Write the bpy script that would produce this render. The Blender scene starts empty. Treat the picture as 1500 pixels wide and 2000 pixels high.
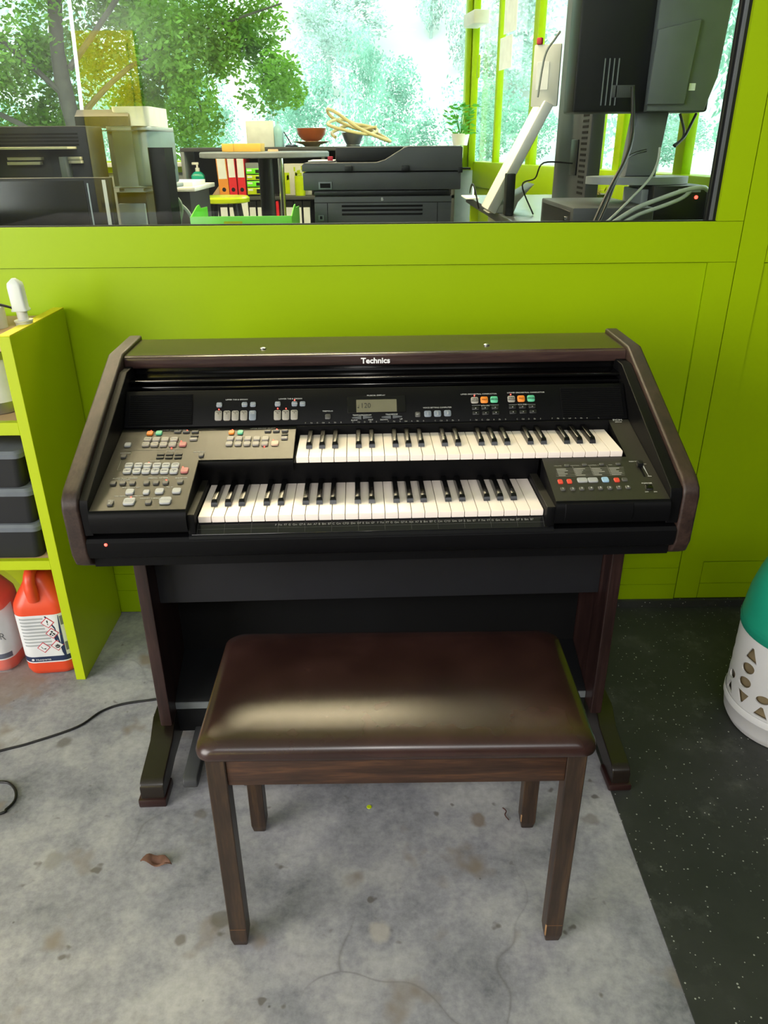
import bpy, bmesh, math, random
from mathutils import Vector, Matrix
random.seed(7)
C = bpy.context.scene.collection
SC = bpy.context.scene
PI = math.pi

# ------------------------------------------------------------------ camera
CAM_H = 1.31
PITCH, YAW, ROLL = math.radians(25.9), math.radians(0.37), math.radians(0.47)
FPX = 1480.0
fw = Vector((math.sin(YAW)*math.cos(PITCH), math.cos(YAW)*math.cos(PITCH), -math.sin(PITCH)))
r0 = Vector((math.cos(YAW), -math.sin(YAW), 0)); u0 = r0.cross(fw)
rt = r0*math.cos(ROLL) - u0*math.sin(ROLL); up = u0*math.cos(ROLL) + r0*math.sin(ROLL)
CAM = Vector((0, 0, CAM_H))
cd = bpy.data.cameras.new('camera'); co = bpy.data.objects.new('camera', cd); C.objects.link(co)
co.matrix_world = Matrix(((rt.x, up.x, -fw.x, 0), (rt.y, up.y, -fw.y, 0), (rt.z, up.z, -fw.z, CAM_H), (0, 0, 0, 1)))
cd.sensor_fit = 'HORIZONTAL'; cd.sensor_width = 36.0; cd.lens = 36.0*FPX/1500.0
cd.clip_start = 0.01; cd.clip_end = 500
SC.camera = co

# ------------------------------------------------------------------ sky, lights, exposure
SC.view_settings.view_transform = 'Standard'; SC.view_settings.look = 'None'
SC.view_settings.exposure = 0.0; SC.view_settings.gamma = 1.0; SC.view_settings.use_curve_mapping = False
SC.cycles.use_denoising = True
SC.cycles.max_bounces = 8; SC.cycles.transparent_max_bounces = 16; SC.cycles.caustics_reflective = False; SC.cycles.caustics_refractive = False
SC.cycles.sample_clamp_indirect = 6.0
w = bpy.data.worlds.new('overcast_sky'); SC.world = w; w.use_nodes = True
bg = w.node_tree.nodes['Background']; bg.inputs[0].default_value = (0.90, 0.97, 1.0, 1); bg.inputs[1].default_value = 7.0

def area(name, loc, target, sx, sy, power, col):
    l = bpy.data.lights.new(name, 'AREA'); l.shape = 'RECTANGLE'; l.size = sx; l.size_y = sy; l.energy = power; l.color = col
    o = bpy.data.objects.new(name, l); C.objects.link(o); o.location = loc
    o.rotation_euler = (Vector(target) - Vector(loc)).to_track_quat('-Z', 'Y').to_euler()
    return o
area('gate_daylight', (-4.2, -1.9, 1.8), (-0.2, 0.9, 0.1), 3.2, 2.8, 300, (1.0, 0.97, 0.93))
area('overhead_fill', (0.0, -2.6, 3.9), (-0.1, 1.2, 0.7), 3.4, 1.6, 125, (0.97, 0.99, 1.0))  # overhead light added under the closed ceiling; no roof window there
area('gate_panel_fill', (-5.45, -12.7, 3.7), (-5.45, -13.9, 1.9), 1.2, .6, 600, (1.0, 1.0, 0.95))  # lamp added inside the hall to brighten the yellow gate's reflection
fl = bpy.data.lights.new('phone_flash', 'POINT'); fl.energy = 8.5; fl.shadow_soft_size = 0.006; fl.color = (1.0, 0.96, 0.9)
fo = bpy.data.objects.new('phone_flash', fl); C.objects.link(fo); fo.location = (-0.012, 0.0, CAM_H + 0.022)

# ------------------------------------------------------------------ helpers
def lin(h):
    h = h.lstrip('#'); v = [int(h[i:i+2], 16)/255 for i in (0, 2, 4)]
    return tuple((x/12.92 if x <= 0.04045 else ((x+0.055)/1.055)**2.4) for x in v) + (1,)

def mat(name, col, rough=0.5, metal=0.0, noise=None, bump=None, spec=0.5, emit=None, coat=0.0, trans=0.0):
    m = bpy.data.materials.new(name); m.use_nodes = True
    nt = m.node_tree; b = nt.nodes['Principled BSDF']
    col = lin(col) if isinstance(col, str) else col
    b.inputs['Base Color'].default_value = col; b.inputs['Roughness'].default_value = rough
    b.inputs['Metallic'].default_value = metal; b.inputs['Specular IOR Level'].default_value = spec
    b.inputs['Coat Weight'].default_value = coat; b.inputs['Coat Roughness'].default_value = 0.12
    if trans: b.inputs['Transmission Weight'].default_value = trans
    if emit:
        b.inputs['Emission Color'].default_value = lin(emit[0]); b.inputs['Emission Strength'].default_value = emit[1]
    tc = None
    def coords():
        nonlocal tc
        if tc is None: tc = nt.nodes.new('ShaderNodeTexCoord')
        return tc.outputs['Object']
    if noise is None and emit is None: noise = (18.0, 0.10)
    if noise:
        n = nt.nodes.new('ShaderNodeTexNoise'); n.inputs['Scale'].default_value = noise[0]; n.inputs['Detail'].default_value = 4
        nt.links.new(coords(), n.inputs['Vector'])
        r = nt.nodes.new('ShaderNodeMapRange'); r.inputs['To Min'].default_value = 1-noise[1]; r.inputs['To Max'].default_value = 1+noise[1]
        r.inputs['From Min'].default_value = .25; r.inputs['From Max'].default_value = .75
        nt.links.new(n.outputs['Fac'], r.inputs['Value'])
        h = nt.nodes.new('ShaderNodeHueSaturation'); h.inputs['Color'].default_value = col
        nt.links.new(r.outputs[0], h.inputs['Value']); nt.links.new(h.outputs[0], b.inputs['Base Color'])
    if bump:
        n = nt.nodes.new('ShaderNodeTexNoise'); n.inputs['Scale'].default_value = bump[0]; n.inputs['Detail'].default_value = 3
        nt.links.new(coords(), n.inputs['Vector'])
        k = nt.nodes.new('ShaderNodeBump'); k.inputs['Strength'].default_value = bump[1]; k.inputs['Distance'].default_value = 0.002
        nt.links.new(n.outputs['Fac'], k.inputs['Height']); nt.links.new(k.outputs[0], b.inputs['Normal'])
    return m

def ramp(nt, fac, stops):
    r = nt.nodes.new('ShaderNodeValToRGB'); e = r.color_ramp.elements
    while len(e) < len(stops): e.new(0.5)
    for i, (p, c) in enumerate(stops):
        e[i].position = p; e[i].color = lin(c) if isinstance(c, str) else c
    nt.links.new(fac, r.inputs[0]); return r.outputs[0]

def wood(name, dark, mid, light, axis, rough=0.4, sc=1.0):
    m = bpy.data.materials.new(name); m.use_nodes = True; nt = m.node_tree; b = nt.nodes['Principled BSDF']
    b.inputs['Roughness'].default_value = rough
    tc = nt.nodes.new('ShaderNodeTexCoord'); mp = nt.nodes.new('ShaderNodeMapping')
    s = [26*sc, 26*sc, 26*sc]; s['xyz'.index(axis)] = 2.2*sc; mp.inputs['Scale'].default_value = s
    nt.links.new(tc.outputs['Object'], mp.inputs[0])
    n = nt.nodes.new('ShaderNodeTexNoise'); n.inputs['Scale'].default_value = 1.6; n.inputs['Detail'].default_value = 6; n.inputs['Distortion'].default_value = .6
    nt.links.new(mp.outputs[0], n.inputs['Vector'])
    n2 = nt.nodes.new('ShaderNodeTexNoise'); n2.inputs['Scale'].default_value = 9; n2.inputs['Detail'].default_value = 3
    nt.links.new(mp.outputs[0], n2.inputs['Vector'])
    mx = nt.nodes.new('ShaderNodeMix'); mx.inputs['Factor'].default_value = .35
    nt.links.new(n.outputs['Fac'], mx.inputs[2]); nt.links.new(n2.outputs['Fac'], mx.inputs[3])
    nt.links.new(ramp(nt, mx.outputs[0], [(.32, dark), (.5, mid), (.68, light)]), b.inputs['Base Color'])
    k = nt.nodes.new('ShaderNodeBump'); k.inputs['Strength'].default_value = .08; k.inputs['Distance'].default_value = .001
    nt.links.new(n2.outputs['Fac'], k.inputs['Height']); nt.links.new(k.outputs[0], b.inputs['Normal'])
    return m

class MB:
    """collects shapes and links them as one mesh object"""
    def __init__(s): s.bm = bmesh.new()
    def box(s, x0, x1, y0, y1, z0, z1, bev=0.0, seg=2, mi=0):
        t = bmesh.new(); bmesh.ops.create_cube(t, size=1.0)
        for v in t.verts: v.co = Vector(((x0+x1)/2 + v.co.x*(x1-x0), (y0+y1)/2 + v.co.y*(y1-y0), (z0+z1)/2 + v.co.z*(z1-z0)))
        if bev: bmesh.ops.bevel(t, geom=list(t.edges), offset=bev, segments=seg, affect='EDGES', profile=0.5)
        s._add(t, mi); return s
    def prism(s, poly, axis, a, b, bev=0.0, seg=2, mi=0):
        """poly: 2-D points in the two other axes (x:(y,z)  y:(x,z)  z:(x,y)), extruded from a to b"""
        t = bmesh.new()
        def P(p, k): return {'x': (k, p[0], p[1]), 'y': (p[0], k, p[1]), 'z': (p[0], p[1], k)}[axis]
        A = [t.verts.new(P(p, a)) for p in poly]; B = [t.verts.new(P(p, b)) for p in poly]; n = len(poly)
        f1 = t.faces.new(A); f2 = t.faces.new(B[::-1])
        for i in range(n): t.faces.new((A[i], B[i], B[(i+1) % n], A[(i+1) % n]))
        bmesh.ops.recalc_face_normals(t, faces=list(t.faces))
        if bev: bmesh.ops.bevel(t, geom=list(set(f1.edges) | set(f2.edges)) , offset=bev, segments=seg, affect='EDGES', profile=0.5)
        s._add(t, mi); return s
    def lathe(s, prof, cx, cy, n=32, mi=0, mtx=None, cap=True):
        t = bmesh.new(); rings = []
        for r, z in prof:
            rings.append([t.verts.new((r*math.cos(2*PI*i/n), r*math.sin(2*PI*i/n), z)) for i in range(n)])
        for a, b in zip(rings, rings[1:]):
            for i in range(n): t.faces.new((a[i], a[(i+1) % n], b[(i+1) % n], b[i]))
        if cap: t.faces.new(rings[0][::-1]); t.faces.new(rings[-1])
        M = mtx or Matrix.Translation((cx, cy, 0)); bmesh.ops.transform(t, matrix=M, verts=t.verts)
        bmesh.ops.recalc_face_normals(t, faces=list(t.faces))
        s._add(t, mi); return s
    def loft(s, rings, mi=0, cap=True):
        t = bmesh.new(); R = [[t.verts.new(p) for p in r] for r in rings]; n = len(R[0])
        for a, b in zip(R, R[1:]):
            for i in range(n): t.faces.new((a[i], a[(i+1) % n], b[(i+1) % n], b[i]))
        if cap: t.faces.new(R[0][::-1]); t.faces.new(R[-1])
        bmesh.ops.recalc_face_normals(t, faces=list(t.faces)); s._add(t, mi); return s
    def tube(s, pts, r, n=10, mi=0, closed=False):
        pts = [Vector(p) for p in pts]; rings = []; N = len(pts)
        rad = r if isinstance(r, (list, tuple)) else [r]*N
        prev = None
        for i, p in enumerate(pts):
            a = pts[(i-1) % N] if closed else pts[max(i-1, 0)]; b = pts[(i+1) % N] if closed else pts[min(i+1, N-1)]
            d = (b-a).normalized()
            if prev is None:
                u = d.cross(Vector((0, 0, 1)));  u = u.normalized() if u.length > 1e-4 else Vector((1, 0, 0))
            else: u = (prev - d*prev.dot(d)).normalized()
            prev = u; v = d.cross(u)
            rings.append([p + (u*math.cos(2*PI*k/n) + v*math.sin(2*PI*k/n))*rad[i] for k in range(n)])
        if closed: rings.append(rings[0])
        s.loft(rings, mi, cap=not closed)
        if closed: bmesh.ops.remove_doubles(s.bm, verts=s.bm.verts, dist=1e-6)
        return s
    def poly(s, pts, mi=0):
        f = s.bm.faces.new([s.bm.verts.new(p) for p in pts]); f.material_index = mi; return s
    def _add(s, t, mi):
        mp = {v: s.bm.verts.new(v.co) for v in t.verts}
        for f in t.faces:
            g = s.bm.faces.new([mp[v] for v in f.verts]); g.material_index = mi
        t.free()
    def xf(s, M): bmesh.ops.transform(s.bm, matrix=M, verts=s.bm.verts); return s
    def build(s, name, mats, parent=None, smooth=38, label=None, wn=False):
        me = bpy.data.meshes.new(name); s.bm.to_mesh(me); s.bm.free()
        for m in (mats if isinstance(mats, (list, tuple)) else [mats]): me.materials.append(m)
        if smooth:
            for p in me.polygons: p.use_smooth = True
            me.set_sharp_from_angle(angle=math.radians(smooth))
        o = bpy.data.objects.new(name, me); C.objects.link(o)
        if parent: o.parent = parent
        if label: o['label'] = label
        if wn: q = o.modifiers.new('weighted', 'WEIGHTED_NORMAL'); q.keep_sharp = True; q.weight = 100
        return o

def spline(pts, k=8, closed=False):
    """Catmull-Rom through the points"""
    P = [Vector(p) for p in pts]; n = len(P); out = []
    for i in range(n if closed else n-1):
        g = (lambda j: P[j % n]) if closed else (lambda j: P[min(max(j, 0), n-1)])
        a, b, c, d = g(i-1), g(i), g(i+1), g(i+2)
        for q in range(k):
            t = q/k
            out.append(.5*((2*b) + (c-a)*t + (2*a-5*b+4*c-d)*t*t + (3*b-a-3*c+d)*t**3))
    if not closed: out.append(P[-1])
    return out

def rrect(cx, cy, hx, hy, r, z, n=8):
    out = []
    for q, (sx, sy) in enumerate(((1, 1), (-1, 1), (-1, -1), (1, -1))):
        for i in range(n+1):
            a = PI/2*q + PI/2*i/n
            out.append(Vector((cx + sx*(hx-r) + r*math.cos(a), cy + sy*(hy-r) + r*math.sin(a), z)))
    return out

def thing(name, label, cat, loc=(0, 0, 0), rz=0.0, group=None):
    o = bpy.data.objects.new(name, None); C.objects.link(o); o.location = loc; o.rotation_euler = (0, 0, rz)
    o.empty_display_size = .05; o['label'] = label; o['category'] = cat
    if group: o['group'] = group
    return o
def tag(o, label, cat, group=None):
    o['label'] = label; o['category'] = cat
    if group: o['group'] = group
    return o
def struct(o): o['kind'] = 'structure'; return o
def stuff(o): o['kind'] = 'stuff'; return o
def at(x, y, Y):
    """the point seen at pixel (x, y) of the 1500 x 2000 photograph, at depth Y"""
    d = fw + rt*((x-750)/FPX) - up*((y-1000)/FPX); return CAM + d*(Y/d.y)
def text(body, size, M, m, parent, name='lettering', align='CENTER', ext=0.00015, bold=0.0):
    cu = bpy.data.curves.new(name, 'FONT'); cu.body = body; cu.size = size; cu.align_x = align; cu.align_y = 'CENTER'; cu.extrude = ext; cu.offset = bold
    cu.resolution_u = 3; cu.materials.append(m)
    tmp = bpy.data.objects.new(name, cu); C.objects.link(tmp); me = bpy.data.meshes.new_from_object(tmp)
    bpy.data.objects.remove(tmp); bpy.data.curves.remove(cu); me.name = name
    o = bpy.data.objects.new(name, me); C.objects.link(o)
    if parent: o.parent = parent
    o.matrix_local = M
    return o
def wtext(body, size, M, m, parent, sx=1.0, **k):
    return text(body, size, M @ Matrix.Diagonal((sx, 1, 1, 1)), m, parent, **k)

# ------------------------------------------------------------------ materials
LIME = '#99B800'
M = {}
M['lime'] = mat('lime_paint', LIME, .38, noise=(3.0, .035), bump=(260, .05), spec=.3)
M['lime_shelf'] = mat('lime_shelf_paint', '#B0C200', .45, noise=(6, .04), bump=(200, .05))
M['lit_top'] = mat('lit_top_yellow', '#E4D81E', .5, noise=(30, .06))  # shelf lime turned yellow to paint the light falling on the top
M['lime_gloss'] = mat('lime_gloss', '#B4C814', .22)
M['green'] = mat('green_plastic', '#74E02A', .3)
M['white'] = mat('white_plastic', '#E6E6E2', .45)
M['paper'] = mat('paper', '#F0F0EC', .8)
M['offwhite'] = mat('aged_white_plastic', '#CFCFC6', .5, noise=(25, .06))
M['black'] = mat('black_plastic', '#101113', .42, bump=(420, .06), spec=.35)
M['blackgloss'] = mat('gloss_black', '#070708', .14, spec=.4)
M['body'] = mat('organ_black', '#070709', .5, bump=(700, .10), spec=.15)
M['grille'] = mat('grille_black', '#060607', .75, spec=.12)
M['strip'] = mat('acrylic_strip', '#1B1B1C', .15)
M['deep'] = mat('cloth_black', '#050506', .85, spec=.2)
M['knee'] = mat('knee_panel_black', '#19191D', .6, bump=(500, .08), spec=.3)
M['panel'] = mat('bronze_grey_panel', '#35332C', .36, noise=(9, .05), bump=(900, .05))
M['panel'].node_tree.nodes['Principled BSDF'].inputs['Metallic'].default_value = .35
M['dgrey'] = mat('dark_grey_plastic', '#3A3B3D', .5, bump=(500, .06))
M['backgrey'] = mat('display_grey', '#565A5E', .5)
M['chartprint'] = mat('chart_print', '#4C4C48', .6)
M['mgrey'] = mat('mid_grey_plastic', '#6E7376', .45)
M['lgrey'] = mat('light_grey_plastic', '#9EA8AA', .4)
M['steel'] = mat('brushed_steel', '#A9ACAE', .3, metal=1.0, noise=(40, .05))
M['chrome'] = mat('polished_metal', '#C9CBCC', .12, metal=1.0, noise=(10, .02))
M['ivory'] = mat('ivory_key', '#F6E9E0', .22, noise=(30, .015))
M['ebony'] = mat('black_key', '#070708', .24, spec=.35)
M['print'] = mat('white_print', '#C9C9C4', .6)
M['printdim'] = mat('dim_print', '#8D8C84', .6)
M['led'] = mat('red_led', '#FF5040', .4, emit=('#FF3A30', 7.0))
M['lcd'] = mat('lcd_glass', '#6E6B56', .18)
M['lcdink'] = mat('lcd_ink', '#2B2A22', .5)
BTN = {'w': '#A2A4A6', 'b': '#938C84', 'd': '#4C4B48', 'k': '#1B1B1B', 'o': '#EE8A2E', 'g': '#5DBE94', 'r': '#B26A66', 'p': '#D9B49A',
       's': '#7C8590', 't': '#9A958B', 'R': '#D2412F', 'c': '#94B8D6', 'al': '#55585C', 'ar': '#55585C', 'slot': '#8C8C88'}
BT_LABEL = {'o': 'orange button', 'g': 'mint green button', 'r': 'dusty red button', 'p': 'peach button', 'R': 'bright red button', 'c': 'pale blue button'}
for k, v in BTN.items(): M['btn_'+k] = mat('button_'+v[1:], v, .42, noise=(60, .04))
M['wood_y'] = wood('mahogany_y', '#1C120F', '#30211C', '#40302A', 'y', .50)
M['wood_x'] = wood('mahogany_x', '#271B19', '#372826', '#46342F', 'x', .20)
M['wood_z'] = wood('mahogany_z', '#1A0E0D', '#2B1A18', '#3A2724', 'z', .34)
M['bench_x'] = wood('bench_wood_x', '#24140D', '#3A2419', '#593A25', 'x', .45, 1.3)
M['bench_z'] = wood('bench_wood_z', '#1E140D', '#33241A', '#4C3722', 'z', .42, 1.3)
M['foot'] = mat('foot_lacquer', '#1E1712', .3)
M['board'] = mat('raw_board', '#B99A78', .7, noise=(14, .08))
M['orange'] = mat('orange_hdpe', '#DC4A28', .38, noise=(10, .04))
M['navy'] = mat('navy_print', '#1C2B4C', .5)
M['label'] = mat('label_white', '#D9DADB', .45)
M['labelgrey'] = mat('label_grey', '#A3A7A8', .5)
M['red'] = mat('red_print', '#C22038', .5)
M['ink'] = mat('ink', '#0E0E10', .5)
M['teal'] = mat('teal_plastic', '#1F9478', .35, noise=(8, .05))
M['gaswhite'] = mat('casing_white', '#DAD9DA', .5, noise=(12, .03))
M['fibre'] = mat('glass_fibre', '#8B7B5E', .3, noise=(22, .35))
M['cable'] = mat('cable_black', '#101012', .45)
M['cablegrey'] = mat('cable_grey', '#9AA09A', .5)
M['skyblue'] = mat('sanitizer_teal', '#18A58F', .25)
M['binder_orange'] = mat('binder_orange', '#D8862B', .5)
M['binder_red'] = mat('binder_red', '#D01828', .45)
M['card'] = mat('cardboard', '#D3A948', .7)
M['bowl'] = mat('turned_wood', '#8A4420', .35)
M['hose'] = mat('hose_cream', '#CFC08C', .5)
M['bark'] = mat('bark', '#35332A', .9, noise=(9, .35))
M['crate'] = mat('crate_black', '#1C1D20', .5)
M['lid_clear'] = mat('clear_lid', '#6B7178', .25)
M['hdpe'] = mat('cloudy_plastic', '#D2D8D0', .4, noise=(20, .05))
M['hdpe2'] = mat('yellowed_plastic', '#D8D0AE', .45, noise=(20, .05))
M['aluminium'] = mat('spacer_aluminium', '#8C9096', .4, metal=.8)
M['hallwall'] = mat('hall_wall', '#7A7B78', .8, noise=(2, .06))
M['ceil'] = mat('ceiling_white', '#C9CABF', .8)
M['officefloor'] = mat('office_floor', '#8D8E8A', .6)
M['yellowgate'] = mat('yellow_gate', '#D8C400', .5)
M['lamp'] = mat('lamp_tube', '#FFFFFF', .5, emit=('#FFF4E2', 9.0))
M['officelamp'] = mat('office_lamp', '#FFFFFF', .5, emit=('#FFE6BC', 42.0))
M['bark_far'] = mat('haze_bark', '#93A39A', .9)  # far trunks paled to match the haze painted into their crowns
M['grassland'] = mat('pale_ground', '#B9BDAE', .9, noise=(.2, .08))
M['soil'] = mat('dry_moss', '#7A6A2C', .9, noise=(40, .3))

def leafmat(name, col, tr=.45):
    m = bpy.data.materials.new(name); m.use_nodes = True; nt = m.node_tree; b = nt.nodes['Principled BSDF']
    oi = nt.nodes.new('ShaderNodeTexCoord'); n = nt.nodes.new('ShaderNodeTexNoise'); n.inputs['Scale'].default_value = 1.3; n.inputs['Detail'].default_value = 5
    nt.links.new(oi.outputs['Object'], n.inputs['Vector'])
    c = lin(col); d = tuple(x*.45 for x in c[:3]) + (1,); l = tuple(min(1, x*1.5) for x in c[:3]) + (1,)
    cr = ramp(nt, n.outputs['Fac'], [(.3, d), (.5, c), (.72, l)])
    nt.links.new(cr, b.inputs['Base Color']); b.inputs['Roughness'].default_value = .6
    t = nt.nodes.new('ShaderNodeBsdfTranslucent'); nt.links.new(cr, t.inputs['Color'])
    mx = nt.nodes.new('ShaderNodeMixShader'); mx.inputs[0].default_value = tr
    nt.links.new(b.outputs[0], mx.inputs[1]); nt.links.new(t.outputs[0], mx.inputs[2])
    nt.links.new(mx.outputs[0], nt.nodes['Material Output'].inputs['Surface'])
    return m
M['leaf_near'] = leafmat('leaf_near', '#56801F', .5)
M['leaf_far_haze'] = leafmat('leaf_far_haze', '#7DAA94', .4)  # distance haze mixed into the leaf colour as pale mint
M['leaf_hill_haze'] = leafmat('leaf_hill_haze', '#A3BAAF', .4)  # paler still, haze and glare of the slope put into the colour
M['leaf_house'] = leafmat('leaf_house', '#5EA83A', .5)

# concrete floor: clouds, stains, pits and fine cracks of its own
m = M['concrete'] = bpy.data.materials.new('concrete'); m.use_nodes = True; nt = m.node_tree; b = nt.nodes['Principled BSDF']
tc = nt.nodes.new('ShaderNodeTexCoord')
def nz(scale, det=5, rough=.6, off=(0, 0, 0)):
    mp = nt.nodes.new('ShaderNodeMapping'); mp.inputs['Location'].default_value = off; nt.links.new(tc.outputs['Object'], mp.inputs[0])
    n = nt.nodes.new('ShaderNodeTexNoise'); n.inputs['Scale'].default_value = scale; n.inputs['Detail'].default_value = det; n.inputs['Roughness'].default_value = rough
    nt.links.new(mp.outputs[0], n.inputs['Vector']); return n.outputs['Fac']
def mixc(a, b_, f, mode='MIX'):
    x = nt.nodes.new('ShaderNodeMix'); x.data_type = 'RGBA'; x.blend_type = mode
    nt.links.new(f, x.inputs['Factor']) if not isinstance(f, float) else setattr(x.inputs['Factor'], 'default_value', f)
    for s, v in ((6, a), (7, b_)):
        if isinstance(v, tuple): x.inputs[s].default_value = v
        else: nt.links.new(v, x.inputs[s])
    return x.outputs[2]
base = ramp(nt, nz(4.5, 8, .62), [(.34, '#65666D'), (.48, '#95949B'), (.62, '#BCBAB9')])
fine = ramp(nt, nz(60, 4, .7, (3, 1, 0)), [(.3, '#66686B'), (.55, '#9FA0A2'), (.75, '#BEBDBA')])
c1 = mixc(base, fine, .36)
st = ramp(nt, nz(7, 3, .5, (5, 2, 0)), [(.60, (0, 0, 0, 1)), (.70, (1, 1, 1, 1))])
c2 = mixc(c1, lin('#857B70'), st)
st2 = ramp(nt, nz(22, 2, .5, (1, 7, 0)), [(.69, (0, 0, 0, 1)), (.74, (.75, .75, .75, 1))])
c3 = mixc(c2, lin('#5D5751'), st2)
wn = nt.nodes.new('ShaderNodeTexNoise'); wn.inputs['Scale'].default_value = 3; nt.links.new(tc.outputs['Object'], wn.inputs['Vector'])
wm = nt.nodes.new('ShaderNodeMix'); wm.data_type = 'VECTOR'; wm.inputs['Factor'].default_value = .25
nt.links.new(tc.outputs['Object'], wm.inputs[4]); nt.links.new(wn.outputs['Color'], wm.inputs[5])
vo = nt.nodes.new('ShaderNodeTexVoronoi'); vo.feature = 'DISTANCE_TO_EDGE'; vo.inputs['Scale'].default_value = 2.6; nt.links.new(wm.outputs[1], vo.inputs['Vector'])
cr = ramp(nt, vo.outputs['Distance'], [(.0, (1, 1, 1, 1)), (.006, (0, 0, 0, 1))])
crm = ramp(nt, nz(2.2, 2, .5, (9, 4, 0)), [(.52, (0, 0, 0, 1)), (.62, (.45, .45, .45, 1))])
cm = nt.nodes.new('ShaderNodeMath'); cm.operation = 'MULTIPLY'; nt.links.new(cr, cm.inputs[0]); nt.links.new(crm, cm.inputs[1])
c4 = mixc(c3, lin('#5A5856'), cm.outputs[0])
vs = nt.nodes.new('ShaderNodeTexVoronoi'); vs.inputs['Scale'].default_value = 26; nt.links.new(tc.outputs['Object'], vs.inputs['Vector'])
sp = ramp(nt, vs.outputs['Distance'], [(.0, (1, 1, 1, 1)), (.085, (0, 0, 0, 1))])
vr = nt.nodes.new('ShaderNodeSeparateColor'); nt.links.new(vs.outputs['Color'], vr.inputs[0])
sm = nt.nodes.new('ShaderNodeMath'); sm.operation = 'GREATER_THAN'; sm.inputs[1].default_value = .84; nt.links.new(vr.outputs[0], sm.inputs[0])
sp2 = nt.nodes.new('ShaderNodeMath'); sp2.operation = 'MULTIPLY'; nt.links.new(sp, sp2.inputs[0]); nt.links.new(sm.outputs[0], sp2.inputs[1])
c5 = mixc(c4, lin('#4E4A48'), sp2.outputs[0])
# single stains where they lie on the slab
for sx_0, sy_0, sr, scol, sa in ((.204, 1.178, .020, '#7C6C5C', .75), (.445, 1.174, .020, '#77706A', .6), (-.778, 1.428, .020, '#6A665F', .7), (-.309, .952, .020, '#5E5A52', .7), (-1.00, 1.66, .11, '#8A7868', .6), (-.372, .912, .012, '#6A6258', .7), (-.01, .923, .022, '#C4BCB0', .5), (-.673, 1.088, .022, '#86837C', .6), (-.399, 1.202, .016, '#5F5850', .6), (.10, 1.32, .10, '#6F7074', .35)):
    vd = nt.nodes.new('ShaderNodeVectorMath'); vd.operation = 'DISTANCE'; vd.inputs[1].default_value = (sx_0, sy_0, 0)
    wv = nt.nodes.new('ShaderNodeMix'); wv.data_type = 'VECTOR'; wv.inputs['Factor'].default_value = .05
    w2 = nt.nodes.new('ShaderNodeTexNoise'); w2.inputs['Scale'].default_value = 28; nt.links.new(tc.outputs['Object'], w2.inputs['Vector'])
    ad = nt.nodes.new('ShaderNodeVectorMath'); ad.operation = 'MULTIPLY_ADD'; ad.inputs[1].default_value = (sr*1.3, sr*1.3, 0); nt.links.new(w2.outputs['Color'], ad.inputs[0]); nt.links.new(tc.outputs['Object'], ad.inputs[2])
    sb_ = nt.nodes.new('ShaderNodeVectorMath'); sb_.operation = 'SUBTRACT'; sb_.inputs[1].default_value = (sr*.65, sr*.65, 0); nt.links.new(ad.outputs[0], sb_.inputs[0])
    nt.links.new(sb_.outputs[0], vd.inputs[0])
    dv = nt.nodes.new('ShaderNodeMath'); dv.operation = 'DIVIDE'; dv.inputs[1].default_value = sr*1.4; nt.links.new(vd.outputs['Value'], dv.inputs[0])
    c5 = mixc(c5, lin(scol), ramp(nt, dv.outputs[0], [(.45, (sa, sa, sa, 1)), (.75, (0, 0, 0, 1))]))
nt.links.new(c5, b.inputs['Base Color']); b.inputs['Roughness'].default_value = .62
k = nt.nodes.new('ShaderNodeBump'); k.inputs['Strength'].default_value = .12; k.inputs['Distance'].default_value = .003
nt.links.new(nz(40, 6, .7), k.inputs['Height']); nt.links.new(k.outputs[0], b.inputs['Normal'])

# speckled rubber
m = M['rubber'] = bpy.data.materials.new('speckled_rubber'); m.use_nodes = True; nt = m.node_tree; b = nt.nodes['Principled BSDF']
tc = nt.nodes.new('ShaderNodeTexCoord')
vs = nt.nodes.new('ShaderNodeTexVoronoi'); vs.inputs['Scale'].default_value = 135; nt.links.new(tc.outputs['Object'], vs.inputs['Vector'])
vr = nt.nodes.new('ShaderNodeSeparateColor'); nt.links.new(vs.outputs['Color'], vr.inputs[0])
sz = nt.nodes.new('ShaderNodeMapRange'); sz.inputs['From Min'].default_value = .70; sz.inputs['From Max'].default_value = 1.0; sz.inputs['To Min'].default_value = 0.0; sz.inputs['To Max'].default_value = .26
nt.links.new(vr.outputs[0], sz.inputs['Value'])
lt = nt.nodes.new('ShaderNodeMath'); lt.operation = 'LESS_THAN'; nt.links.new(vs.outputs['Distance'], lt.inputs[0]); nt.links.new(sz.outputs[0], lt.inputs[1])
base = ramp(nt, nz(3.5, 6, .65), [(.35, '#272A27'), (.55, '#30322F'), (.72, '#424340')])
dust = ramp(nt, nz(7, 7, .75, (2, 3, 0)), [(.55, (0, 0, 0, 1)), (.75, (.45, .45, .45, 1))])
nt.links.new(mixc(mixc(base, lin('#6A6C66'), dust), lin('#A9ABA2'), lt.outputs[0]), b.inputs['Base Color'])
b.inputs['Roughness'].default_value = .62
k = nt.nodes.new('ShaderNodeBump'); k.inputs['Strength'].default_value = .15; k.inputs['Distance'].default_value = .001
nt.links.new(nz(240, 3), k.inputs['Height']); nt.links.new(k.outputs[0], b.inputs['Normal'])

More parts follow.
